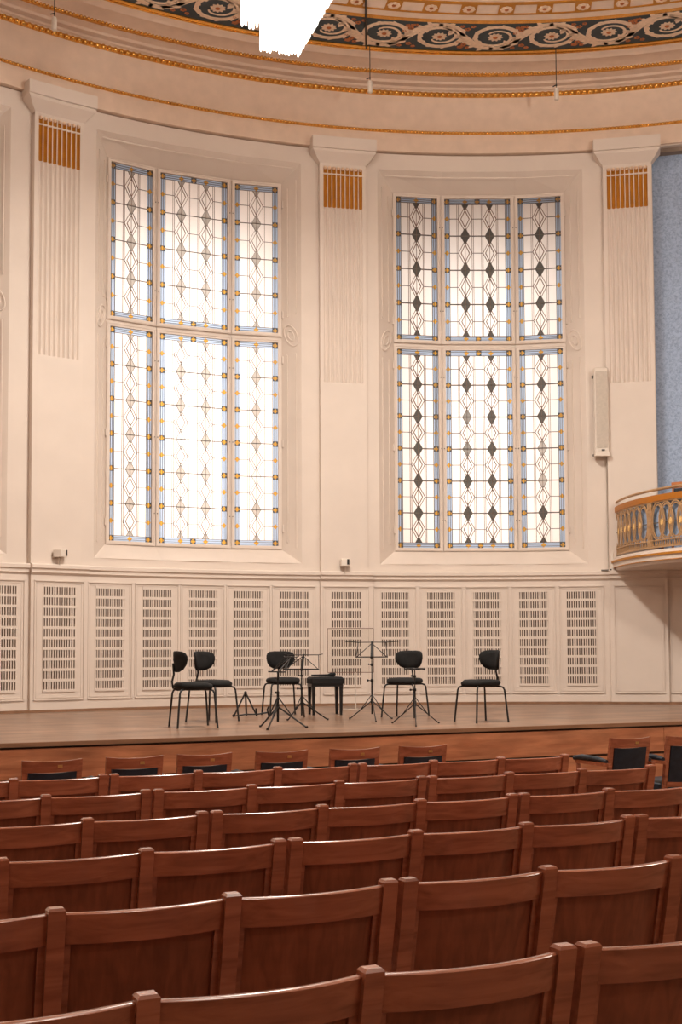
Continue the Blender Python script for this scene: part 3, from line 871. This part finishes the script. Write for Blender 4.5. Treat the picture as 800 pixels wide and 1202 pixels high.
al = ['leftmost along the stage front', 'second from left along the stage front', 'third from left along the stage front',
      'fourth from left along the stage front', 'fifth from left along the stage front', 'sixth from left along the stage front',
      'standing apart on the right', 'cut by the right picture edge', 'only its arm showing at right']
for i, (x, y, a) in enumerate(spots):
    lab = 'wooden armchair with dark padded back, ' + al[i]
    if i == 0: ac.location = (x, y, 0); ac['label'] = lab
    else: dup(ac, (x, y, 0), a, lab)

# ------------------------------------------------------------------ things on the stage
def g2(u, v, z=ZS):         # plan point of a picture position on the stage floor (used only to measure)
    d = RGT*((u-400)/1450) + DWN*((685-v)/1450) + FWD
    t = (z-EYE)/d.z
    return Vector((d.x*t, d.y*t, z))
def make_chair():
    # faces local -Y
    r = empty('orchestra_chair', (0, 0, 0), 0, 'x', 'chair', 'black orchestra chairs on the stage')
    # seat pad
    rings = []
    for z, f in ((0.412, 0.72), (0.415, 0.88), (0.432, 0.99), (0.455, 1.02), (0.475, 0.98), (0.488, 0.86), (0.493, 0.55)):
        ring = []
        for k in range(28):
            a = 2*PI*k/28; c, s = cos(a), sin(a)
            ex = 0.72
            x = 0.215*math.copysign(abs(c)**ex, c)*f; y = 0.205*math.copysign(abs(s)**ex, s)*f - 0.01
            ring.append((x*(1 - 0.10*(y > 0)*y/0.2), y, z - 0.01*(y < -0.15)))
        rings.append(ring)
    MB().loft(rings).build('seat', M['black'], r, 50)
    # back rest: rounded shell, wide above and narrower below, curved around the sitter
    outline = [None, (0.0, 0.600), (0.08, 0.604), (0.14, 0.632), (0.176, 0.682), (0.19, 0.735), (0.188, 0.775), (0.172, 0.808), (0.135, 0.826), (0.06, 0.833), (0.0, 0.831)]
    full = outline[1:] + [(-x, z) for x, z in reversed(outline[2:-1])]
    front = []; back = []
    m = MB()
    def ring(sc2, off):
        return [(x*sc2, 0.185 - 0.09*(x*sc2/0.19)**2 + 0.05*(z-0.6) + off, 0.715 + (z-0.715)*sc2) for x, z in full]
    m.loft([ring(0.25, -0.032), ring(0.6, -0.030), ring(0.93, -0.022), ring(1.0, -0.008), ring(1.0, 0.004), ring(0.94, 0.012), ring(0.6, 0.014), ring(0.25, 0.015)])
    m.build('backrest', M['black'], r, 60)
    # spine
    MB().tube([(0, 0.05, 0.415), (0, 0.17, 0.41), (0, 0.215, 0.43), (0, 0.225, 0.50), (0, 0.205, 0.58), (0, 0.212, 0.66), (0, 0.215, 0.70)], 0.0115, 8).build('spine', M['blackmetal'], r, 60)
    for sx in (-1, 1):
        for sy in (-1, 1):
            MB().tube([(sx*0.05, sy*0.10-0.01, 0.412), (sx*0.165, sy*0.155-0.01, 0.412), (sx*0.188, sy*0.178-0.01, 0.40), (sx*0.198, sy*0.19-0.01, 0.37), (sx*0.225, sy*0.22-0.01, 0.008), (sx*0.225, sy*0.22-0.01, 0.0)],
                      [0.011]*4+[0.0115, 0.014], 8).build('leg', M['blackmetal'], r, 60)
    MB().tube([(-0.10, -0.09, 0.412), (0.10, -0.09, 0.412)], 0.01, 8).tube([(-0.10, 0.08, 0.412), (0.10, 0.08, 0.412)], 0.01, 8).tube([(0, -0.1, 0.412), (0, 0.12, 0.412)], 0.012, 8).build('under_frame', M['blackmetal'], r, 60)
    return r
oc = make_chair()
RIGHT = Vector((0.9139, -0.4060, 0)).normalized()
def facing(u, rr, nn):
    # rr: share facing picture right, nn: share facing the camera, at column u
    v = g2(u, 850); n = -Vector((v.x, v.y, 0)).normalized(); rt = Vector((-n.y, n.x, 0)); 
    if rt.dot(RIGHT) < 0: rt = -rt
    d = rt*rr + n*nn
    return math.atan2(d.y, d.x) + PI/2
chairs = [((225.5, 853.5), (0.97, -0.22), 'black orchestra chair at far left of the group, side on and facing right'),
          ((248.5, 847.0), (0.80, 0.60), 'black orchestra chair just behind the leftmost chair, back edge toward the left'),
          ((331.5, 839.7), (0.25, 0.96), 'black orchestra chair facing the hall behind two folded music stands'),
          ((476.0, 841.5), (-0.42, 0.90), 'black orchestra chair right of centre with a thin music stand in front'),
          ((565.5, 847.5), (-0.82, 0.57), 'black orchestra chair alone at the far right of the group')]
for i, ((u, v), (a, b), lab) in enumerate(chairs):
    p = g2(u, v); rz = facing(u, a, b)
    oc.scale = (0.91, 0.91, 0.91)
    if i == 0: oc.location = p; oc.rotation_euler = (0, 0, rz); oc['label'] = lab
    else: dup(oc, p, rz, lab)

# piano stool
def stool():
    p = g2(381.5, 838.8); r = empty('piano_stool', p, rad(-13), 'black padded piano stool with four straight legs beside the music stands', 'stool')
    MB().bevbox(-0.20, 0.20, -0.17, 0.17, 0.37, 0.45, 0.02).build('seat_pad', M['black'], r, 40)
    MB().bx(-0.19, 0.19, -0.16, 0.16, 0.335, 0.37).build('apron', M['blackmetal'], r)
    for sx in (-1, 1):
        for sy in (-1, 1):
            m = MB(); x, y = sx*0.165, sy*0.14
            m.loft([[(x-.013, y-.013, 0), (x+.013, y-.013, 0), (x+.013, y+.013, 0), (x-.013, y+.013, 0)], [(x-.021, y-.021, .34), (x+.021, y-.021, .34), (x+.021, y+.021, .34), (x-.021, y+.021, .34)]])
            m.build('leg', M['blackmetal'], r)
    d = p + Vector((0.0, -0.03, 0.45))
    c = MB().tube([(-0.17, 0.05, 0.018), (-0.05, 0.03, 0.017), (0.03, 0.015, 0.018), (0.07, 0.008, 0.026), (0.11, 0.0, 0.026), (0.12, -0.002, 0.018)], [0.010, 0.013, 0.014, 0.024, 0.025, 0.012], 8).build('rolled_cloth', M['black'], None, 60)
    c.location = d; tag(c, 'small dark rolled cloth lying on top of the black piano stool', 'cloth')
stool()

# music stands ----------------------------------------------------------------------
def tripod(r, feet, hub, knee, hz, rtube, h1):
    """three legs from hub height to feet, with struts up from each leg to the collar"""
    for f in feet:
        f = Vector((f[0], f[1], 0.008))
        MB().tube([(0, 0, hub), f], rtube, 6).tube([f, f + Vector((f.x, f.y, 0)).normalized()*0.015], rtube*1.5, 6).build('leg', M['blackmetal'], r, 60)
        mid = Vector((0, 0, hub)).lerp(f, knee)
        MB().tube([(0, 0, hz), mid], rtube*0.75, 6).build('strut', M['blackmetal'], r, 60)
    MB().lathe([(0.013, hub-0.03), (0.016, hub-0.02), (0.016, hub+0.02), (0.012, hub+0.03)], 10).build('collar', M['blackmetal'], r, 60)
def desk(r, W, H, z, slant, fold=1.0, wing=0.16, drop=0.0):
    """folding wire desk; local x across, leaning back along +y"""
    def q(x, t, y=0): return Vector((x, t*sin(slant)*H + y, z + t*cos(slant)*H))
    a = W/2
    d = empty('desk', (0, 0, 0)); d.parent = r
    MB().hexa([q(-a, 0, -0.03), q(a, 0, -0.03), q(a, 0, 0.006), q(-a, 0, 0.006), q(-a, 0, -0.03)+Vector((0, 0, .012)), q(a, 0, -0.03)+Vector((0, 0, .012)), q(a, 0, 0.006)+Vector((0, 0, .012)), q(-a, 0, 0.006)+Vector((0, 0, .012))]).build('ledge', M['blackmetal'], d)
    MB().hexa([q(-.016, -.06), q(.016, -.06), q(.016, -.06, .008), q(-.016, -.06, .008), q(-.012, 1.06), q(.012, 1.06), q(.012, 1.06, .008), q(-.012, 1.06, .008)]).build('centre_bar', M['blackmetal'], d)
    w = MB()
    for s in (-1, 1):
        w.tube([q(0, 1.0), q(s*a*0.86, 1.0), q(s*(a+wing), 1.0 + 0.06)], 0.0045, 6)
        w.tube([q(s*a*0.86, 1.0), q(s*a*0.97, 0.0)], 0.0045, 6)
        w.tube([q(0, 0.93), q(s*a*0.95, 0.02)], 0.0045, 6)
    w.build('wire_frame', M['blackmetal'], d, 60)
def stand(hubuv, feetuv, top, label, W=0.36, H=0.20, slant=0.35, face=(0, 1), rtube=0.008, hub=0.22, hz=0.30, wing=0.16, knob=True):
    base = g2(*hubuv)
    rz = facing(hubuv[0], *face)
    r = empty('music_stand', base, rz, label, 'music stand', 'folding black music stands')
    inv = Matrix.Rotation(-rz, 4, 'Z')
    feet = [inv @ (g2(*f) - base) for f in feetuv]
    tripod(r, feet, hub, 0.55, hz, rtube*0.85, 0)
    MB().tube([(0, 0, 0.05), (0, 0, top*0.62)], rtube*1.25, 8).build('lower_tube', M['blackmetal'], r, 60)
    MB().tube([(0, 0, top*0.60), (0, 0, top)], rtube*0.85, 8).build('upper_tube', M['blackmetal'], r, 60)
    MB().lathe([(0.012, top*0.60), (0.015, top*0.605), (0.015, top*0.64), (0.012, top*0.65)], 10).tube([(0, 0, top*0.62), (-0.04, 0, top*0.625)], 0.006, 6).ball((-0.045, 0, top*0.625), 0.013, 8, 5).build('clamp_knob', M['blackmetal'], r, 60)
    MB().lathe([(0.010, top*0.86), (0.014, top*0.865), (0.014, top*0.90), (0.010, top*0.905)], 10).tube([(0, 0, top*0.88), (-0.03, 0, top*0.89)], 0.005, 6).ball((-0.034, 0, top*0.89), 0.010, 8, 5).build('clamp_knob', M['blackmetal'], r, 60)
    desk(r, W, H, top, slant, 1.0, wing)
    return r
stand((326, 853.0), [(306, 853.5), (314, 857), (359, 854.5)], 0.54, 'front black music stand left of centre with its desk turned edge on', 0.34, 0.21, 0.75, (-0.9, 0.42), 0.0105, 0.20, 0.30, 0.0)
stand((354, 845.3), [(338, 845.8), (384, 845.3), (357, 841.6)], 0.55, 'black music stand with open wire desk in front of the piano stool', 0.40, 0.18, 0.45, (-0.25, 0.95), 0.009, 0.20, 0.27, 0.02)
stand((436.5, 843.5), [(411, 844), (459, 844), (441, 847.5)], 0.68, 'tallest black music stand, spread wings, standing right of the stool', 0.36, 0.185, 0.40, (-0.05, 1.0), 0.0075, 0.20, 0.27, 0.12)
stand((487, 848.5), [(461, 849), (514, 849), (488, 853)], 0.55, 'thin black music stand in front of the chair right of centre', 0.22, 0.22, 1.50, (0, 1), 0.007, 0.20, 0.27, 0.0)
# small folded instrument stand on the floor
def istand():
    p = g2(288, 841.5); r = empty('instrument_stand', p, facing(288, 0, 1), 'low black A-frame instrument stand folded on the stage floor', 'stand')
    MB().tube([(0, 0.02, 0.28), (-0.135, -0.04, 0.01)], 0.010, 8).build('leg', M['blackmetal'], r, 60)
    MB().tube([(0, 0.02, 0.28), (0.13, -0.03, 0.01)], 0.010, 8).build('leg', M['blackmetal'], r, 60)
    MB().tube([(0, 0.02, 0.28), (0.01, 0.12, 0.01)], 0.011, 8).build('leg', M['blackmetal'], r, 60)
    MB().ball((0, 0.02, 0.28), 0.018, 8, 5).build('hinge', M['blackmetal'], r, 60)
    MB().tube([(-0.135, -0.04, 0.012), (0.0, -0.03, 0.03), (0.13, -0.03, 0.03), (0.26, -0.02, 0.05)], 0.009, 8).build('arm', M['blackmetal'], r, 60)
    MB().tube([(0.12, -0.03, 0.10), (0.13, -0.03, 0.01)], 0.010, 8).build('arm', M['blackmetal'], r, 60)
    MB().tube([(0.27, -0.02, 0.12), (0.25, -0.02, 0.08), (0.27, -0.02, 0.01)], 0.010, 8).build('rubber_cradle', M['black'], r, 60)
    MB().ball((-0.135, -0.04, 0.018), 0.018, 8, 5).build('rubber_foot', M['black'], r, 60)
istand()
# clear acrylic screens standing behind the stands
def screen(u0, u1, vb, w_h, label, legs=True):
    a, b = g2(u0, vb), g2(u1, vb); d = b-a; L = d.length
    r = empty('acrylic_screen', a, math.atan2(d.y, d.x), label, 'screen')
    z0, z1 = w_h
    MB().bx(0, L, -0.003, 0.003, z0, z1).build('pane', M['acrylic'], r)
    e = MB(); t = 0.004
    e.bx(0, L, -t, t, z0-t, z0+t).bx(0, L, -t, t, z1-t, z1+t).bx(-t, t, -t, t, z0, z1).bx(L-t, L+t, -t, t, z0, z1)
    e.build('edge_strip', M['redlead'], r)
    MB().bx(L*.6, L*.6+0.012, -0.006, 0.006, 0, z0).bx(L*.6-0.16, L*.6+0.05, -0.006, 0.006, 0, 0.012).bx(L*.6-0.006, L*.6+0.018, -0.12, 0.12, 0, 0.012).build('foot', M['speaker_cloth'], r)
    return r
screen(384.5, 438.5, 833, (0.48, 1.05), 'clear screen with thin pale edges standing behind the tall music stand')

# ------------------------------------------------------------------ wall fittings
def wall_projector(th, z, label, yaw):
    r = empty('wall_spotlight', P(th, RW-0.1, z), -rad(th)+yaw, label, 'light', 'small white boxes on the wall ledge')
    MB().bevbox(-0.065, 0.065, -0.14, 0.0, 0.0, 0.10, 0.012).build('housing', M['white'], r, 30)
    MB().bx(0.02, 0.05, -0.146, -0.14, 0.015, 0.09).build('lens', M['blackmetal'], r)
    MB().tube([(0, -0.06, 0.0), (0, -0.06, -0.10)], 0.009, 8).build('bracket', M['speaker_cloth'], r, 60)
    MB().bx(-0.05, 0.05, -0.02, 0.02, -0.01, 0.0).build('mounting_plate', M['speaker_cloth'], r)
wall_projector(-11.0, 2.86, 'small off-white spotlight on the ledge under the left pilaster', rad(35))
wall_projector(12.0, 2.84, 'small off-white spotlight on the ledge under the middle pilaster', rad(-5))
# column loudspeaker
def column_speaker():
    th = 32.82; r = empty('column_loudspeaker', P(th, RW-0.02, 4.40), -rad(th)+rad(8), 'tall pale column loudspeaker on the wall left of the right pilaster', 'loudspeaker')
    MB().bevbox(-0.10, 0.10, -0.17, -0.03, 0.05, 1.26, 0.015).build('cabinet', M['white'], r, 30)
    MB().bx(-0.082, 0.082, -0.178, -0.17, 0.11, 1.20).build('grille_cloth', M['speaker_cloth'], r)
    MB().bevbox(-0.11, 0.11, -0.19, -0.03, -0.01, 0.05, 0.012).build('base_cap', M['white'], r, 30)
    MB().bx(-0.015, 0.03, -0.182, -0.178, 0.065, 0.085).build('maker_plate', M['blackmetal'], r)
    MB().bx(-0.03, 0.03, -0.03, 0.03, 0.15, 0.2).bx(-0.03, 0.03, -0.03, 0.03, 1.08, 1.13).build('bracket', M['blackmetal'], r)
    MB().bx(-0.118, -0.10, -0.09, -0.05, 1.12, 1.16).bx(-0.118, -0.10, -0.09, -0.05, 0.0, 0.03).build('hook', M['blackmetal'], r)
column_speaker()
t = MB().tube([P(33.28, RW-0.03, 4.4), P(33.30, RW-0.03, 2.78)], 0.007, 6).build('speaker_cable', M['speaker_cloth'], None, 60); tag(t, 'thin pale cable running down the wall from the column loudspeaker', 'cable')
t = MB().bx(-0.05, 0.05, -0.012, 0.012, 0, 0.012).bx(0.07, 0.11, -0.012, 0.012, 0, 0.018).build('cable_clip', M['blackmetal']); t.location = P(33.0, RG-0.06, 2.77); t.rotation_euler = (0, 0, -rad(33))
tag(t, 'small black clip on the ledge left of the balcony', 'clip')
# ceiling microphones on thin rods
def hanger(th, R, zt, zb, label, body=True, head=0.03):
    r = empty('hanging_microphone', P(th, R, zb), -rad(th), label, 'microphone', 'hanging ceiling microphones')
    MB().tube([(0, 0, 0.16 if body else 0.0), (0, 0, zt-zb)], 0.006, 6).build('rod', M['blackmetal'], r, 60)
    MB().lathe([(0.03, zt-zb-0.01), (0.03, zt-zb)], 12).build('ceiling_rose', M['blackmetal'], r, 60)
    MB().lathe([(0.028, 0.0), (0.033, 0.005), (0.033, 0.15), (0.026, 0.165)], 12).build('body', M['white'], r, 60)
    MB().tube([(-0.05, 0, 0.19), (0, 0, 0.215)], 0.008, 6).ball((0, 0, 0.21), 0.014, 6, 4).build('hook', M['blackmetal'], r, 60)
hanger(-13.25, 9.38, 10.05, 9.36, 'small white hanging microphone on a thin rod above the left pilaster')
hanger(13.45, 9.38, 10.05, 9.36, 'small white hanging microphone on a thin rod above the middle pilaster')
hanger(29.38, 9.38, 10.05, 9.30, 'small white hanging microphone on a thin rod above the second window')
w = MB().tube([g2(429.5, 56, 10.035), g2(429, 25, 10.03), g2(429, -12, 10.03)], 0.014, 6).build('ceiling_conduit', M['blackmetal'], None, 60)
tag(w, 'thin dark conduit crossing the painted frieze beside the chandelier', 'cable')

# ------------------------------------------------------------------ chandelier
def chandelier():
    r = empty('chandelier', (4.95, 12.23, 8.12), rad(-6), 'brightly lit stepped chandelier of hanging glass rods below the ceiling', 'chandelier')
    tiers = [(-0.42, 0.0, -3.2, 0.0, 0.02, 0.62, 0.034), (-0.58, 0.17, -3.4, 0.2, 0.36, 1.05, 0.04)]
    for i, (x0, x1, y0, y1, z0, z1, pit) in enumerate(tiers):
        fr = MB().bx(x0, x1, y0, y1, z1-0.03, z1).build('frame', M['brass'], r)
        MB().bx(x0+0.05, x1-0.05, y0+0.05, y1-0.05, z0+0.06, z1-0.04).build('diffuser', M['crystal'], r)
        rods = MB(); n = 0
        def rod(x, y):
            zz = z0 + random.choice((0, 0, 0.0, 0.015, 0.03)); rr = 0.012
            rods.loft([[(x+rr*cos(a)*f, y+rr*sin(a)*f, z) for a in (0, PI/2, PI, 1.5*PI)] for z, f in ((zz, 0.35), (zz+0.02, 1), (z1-0.02, 1))])
        k = int((x1-x0)/pit)
        for j in range(k+1):
            x = x0+(x1-x0)*j/k; rod(x, y1); rod(x, y0)
        k = int((y1-y0)/pit)
        for j in range(1, k):
            y = y0+(y1-y0)*j/k; rod(x0, y); rod(x1, y)
        rods.build('glass_rods', M['crystal'], fr, kind='stuff')
    MB().tube([(-0.2, -0.6, 1.05), (-0.2, -0.6, 1.94)], 0.015, 8).build('suspension_rod', M['brass'], r, 60)
    MB().tube([(-0.2, -2.6, 1.05), (-0.2, -2.6, 1.94)], 0.015, 8).build('suspension_rod', M['brass'], r, 60)
chandelier()

# ------------------------------------------------------------------ balcony
bal = empty('balcony', (10.9, 13.2, 2.9), kind='structure')
Bl = Matrix.Translation((-10.9, -13.2, -2.9))
def bp(mb, name, mat, smooth=30, parent=None, **k):
    o = mb.build(name, mat, None, smooth, **k)
    if parent: o.parent = parent
    else: o.parent = bal; o.matrix_parent_inverse = Bl
    return o
def bc(y, off=0.0):
    # front curve of the balcony, bulging into the hall; off moves it outwards (towards the hall)
    x = 10.30 + 0.19*(y-13.0)**2; dx = 0.38*(y-13.0)
    n = Vector((-1, dx)).normalized()
    return Vector((x, y)) + n*off
ys = [14.36 - 0.06*i for i in range(96)]        # from the wall towards the camera
def band(z0, z1, o0, o1):
    m = MB(); rings = []
    for y in ys:
        a, b = bc(y, o0), bc(y, o1)
        rings.append([(a.x, a.y, z0), (b.x, b.y, z0), (b.x, b.y, z1), (a.x, a.y, z1)])
    return m.loft(rings)
def prof_band(prof):
    m = MB(); rings = []
    for y in ys:
        rings.append([(bc(y, o).x, bc(y, o).y, z) for o, z in prof])
    return m.loft(rings)
# floor slab
pl_ = [(bc(y).x, bc(y).y) for y in ys] + [(14.0, ys[-1]), (14.0, 14.0)]
back = [P(t, 10.74, 0) for t in (48, 45, 42, 39, 37.3, 36)]
pl_ = [(bc(y).x, bc(y).y) for y in ys] + [(13.9, ys[-1])] + [(p.x, p.y) for p in back if p.x < 13.9] 
bp(MB().flat(pl_, 2.76, 2.9), 'balcony_floor', M['wall'], None)
bp(prof_band([(-0.10, 2.765), (0.01, 2.765), (0.02, 2.80), (0.05, 2.81), (0.055, 2.87), (0.07, 2.875), (0.07, 2.905), (0.05, 2.91), (0.05, 2.935), (0.02, 2.95), (-0.10, 2.96)]), 'balcony_fascia', M['wall'], 25)
bp(band(2.872, 2.90, 0.03, 0.078), 'gilded_moulding', M['gold_paint'], None)
bp(band(2.803, 2.812, 0.0, 0.055), 'gilded_moulding', M['gold_paint'], None)
bp(band(3.585, 3.665, -0.04, 0.02), 'parapet_rail', M['ochre'], None)
rail = MB().tube([(bc(14.36, 0.0).x, bc(14.36, 0.0).y, 3.60), (bc(14.355, 0.0).x, bc(14.355, 0.0).y, 3.72)] + [(bc(y, -0.01).x, bc(y, -0.01).y, 3.74) for y in ys[1:]], 0.018, 8)
bp(rail, 'handrail', M['bronze'], 60)
bp(band(3.30-0.006, 3.30+0.008, -0.012, -0.002), 'middle_bar', M['lead'], None)
bp(band(2.975, 3.0, -0.012, 0.008), 'lattice_rail', M['bronze'], None)
bp(band(3.065, 3.08, -0.012, 0.006), 'lattice_rail', M['bronze'], None)
bp(band(3.57, 3.586, -0.012, 0.006), 'lattice_rail', M['bronze'], None)
ysl = ys; ys = [y for y in ys if y < 14.2]
bp(band(3.0, 3.58, -0.07, -0.06), 'cloth_lining', M['damask'], None); ys = ysl
# blue cloth lining behind the lattice lets some depth show between the ovals
# arclength positions
arc_l = [0]; fine = [14.36 - 0.01*i for i in range(560)]
for i in range(1, len(fine)): arc_l.append(arc_l[-1] + (bc(fine[i])-bc(fine[i-1])).length)
def at(s):
    for i in range(1, len(arc_l)):
        if arc_l[i] >= s: return fine[i]
    return fine[-1]
ov = MB(); n = 26; rings = []
a_, b_ = 0.132, 0.245
for k in range(n):
    an = 2*PI*k/n; x, z = a_*cos(an), b_*sin(an); nx, nz = cos(an)/a_, sin(an)/b_; ll = math.hypot(nx, nz); nx, nz = nx/ll*0.010, nz/ll*0.010
    rings.append([(x-nx, -0.006, z-nz), (x+nx, -0.006, z+nz), (x+nx, 0.006, z+nz), (x-nx, 0.006, z-nz)])
ov.loft(rings+[rings[0]], False, False)
ov.loft([[(p[0]*0.80, p[1]*0.6, p[2]*0.88) for p in r] for r in rings+[rings[0]]], False, False)
ovo = None
ro = MB(); 
ro.lathe([(0.002, 0.012), (0.012, 0.014), (0.018, 0.008), (0.028, 0.012), (0.034, 0.0)], 12, (0, 0, 0), Matrix.Rotation(PI/2, 4, 'X') @ Matrix.Diagonal((0.85, 1.4, 1, 1)))
roo = None
pa = MB()
for k in range(4):
    x = -0.06+0.04*k; pa.bx(x-.004, x+.004, -.006, .006, 3.0-3.32, 3.07-3.32)
    pa.prism([(x-.016, 3.005-3.32), (x+.016, 3.005-3.32), (x, 3.065-3.32)], -.004, .004)
pao = None
SP = 0.165; s = 0.10; i = 0
while s < arc_l[-1]-0.1:
    y = at(s); p = bc(y, -0.005); d = bc(y-0.01)-bc(y+0.01); ang = math.atan2(d.y, d.x)
    if i % 8 == 7:
        m = MB().bx(-0.05, 0.05, -0.012, 0.012, 2.97-3.32, 3.58-3.32)
        for k in range(7): m.bx(-0.03, 0.03, -0.018, -0.012, 3.03-3.32+0.075*k, 3.07-3.32+0.075*k)
        o = m.build('lattice_post', M['bronze'])
        q = MB().tube([(0, 0, 0.34), (0, 0, 0.41)], 0.010, 8).build('rail_bracket', M['white']); q.parent = o
    else:
        if ovo is None: ovo = ov.build('lattice_oval', M['bronze'], None, 40); o = ovo
        else: o = inst(ovo, 'lattice_oval', None)
        if i % 8 != 6:
            y2 = at(s+SP/2); p2 = bc(y2, -0.005)
            if roo is None: roo = ro.build('cream_rosette', M['cream_gold'], None, 40); r2 = roo
            else: r2 = inst(roo, 'cream_rosette', None)
            r2.parent = bal; r2.matrix_parent_inverse = Bl; r2.location = (p2.x, p2.y, 3.305); r2.rotation_euler = (0, 0, ang)
    o.parent = bal; o.matrix_parent_inverse = Bl
    o.location = (p.x, p.y, 3.32); o.rotation_euler = (0, 0, ang)
    if pao is None: pao = pa.build('lattice_frieze', M['bronze']); q = pao
    else: q = inst(pao, 'lattice_frieze', None)
    q.parent = bal; q.matrix_parent_inverse = Bl; q.location = (p.x, p.y, 3.32); q.rotation_euler = (0, 0, ang)
    s += SP; i += 1
# pier between pilaster and balcony end
bp(MB().bx(10.72, 10.80, 14.26, 14.40, 2.9, 3.62), 'end_pier', M['wall'], None)
# knob and pipe at the balcony's wall end
k = MB().tube([(0, 0, 0.0), (0, 0, 0.06), (0.01, -0.01, 0.12), (0, 0, 0.20), (0.02, 0, 0.30)], [0.03, 0.022, 0.016, 0.02, 0.006], 8).build('wall_hook', M['white'], None, 60)
k.location = P(33.62, RG-0.05, 2.77); tag(k, 'small pale hook fitting on the ledge at the balcony end', 'hook')
# seat on the balcony
def balcony_seat():
    r = empty('balcony_chair', (10.98, 13.33, 2.9), rad(-60), 'reddish wooden chair with dark pad standing on the balcony at right', 'chair')
    m = MB()
    for s in (-1, 1):
        MB().tube([(s*0.2, 0.16, 0), (s*0.2, 0.17, 0.45), (s*0.2, 0.23, 1.02)], 0.02, 8).build('rear_leg', M['orangewood'], r, 60)
        MB().tube([(s*0.2, -0.22, 0), (s*0.2, -0.22, 0.44)], 0.02, 8).build('front_leg', M['orangewood'], r, 60)
    MB().bx(-0.22, 0.22, 0.20, 0.24, 0.97, 1.05).build('top_rail', M['orangewood'], r)
    MB().bx(-0.18, 0.18, 0.185, 0.215, 0.55, 0.96).build('back_pad', M['navy'], r)
    MB().bevbox(-0.22, 0.22, -0.24, 0.2, 0.42, 0.50, 0.02).build('seat_cushion', M['navy'], r)
balcony_seat()
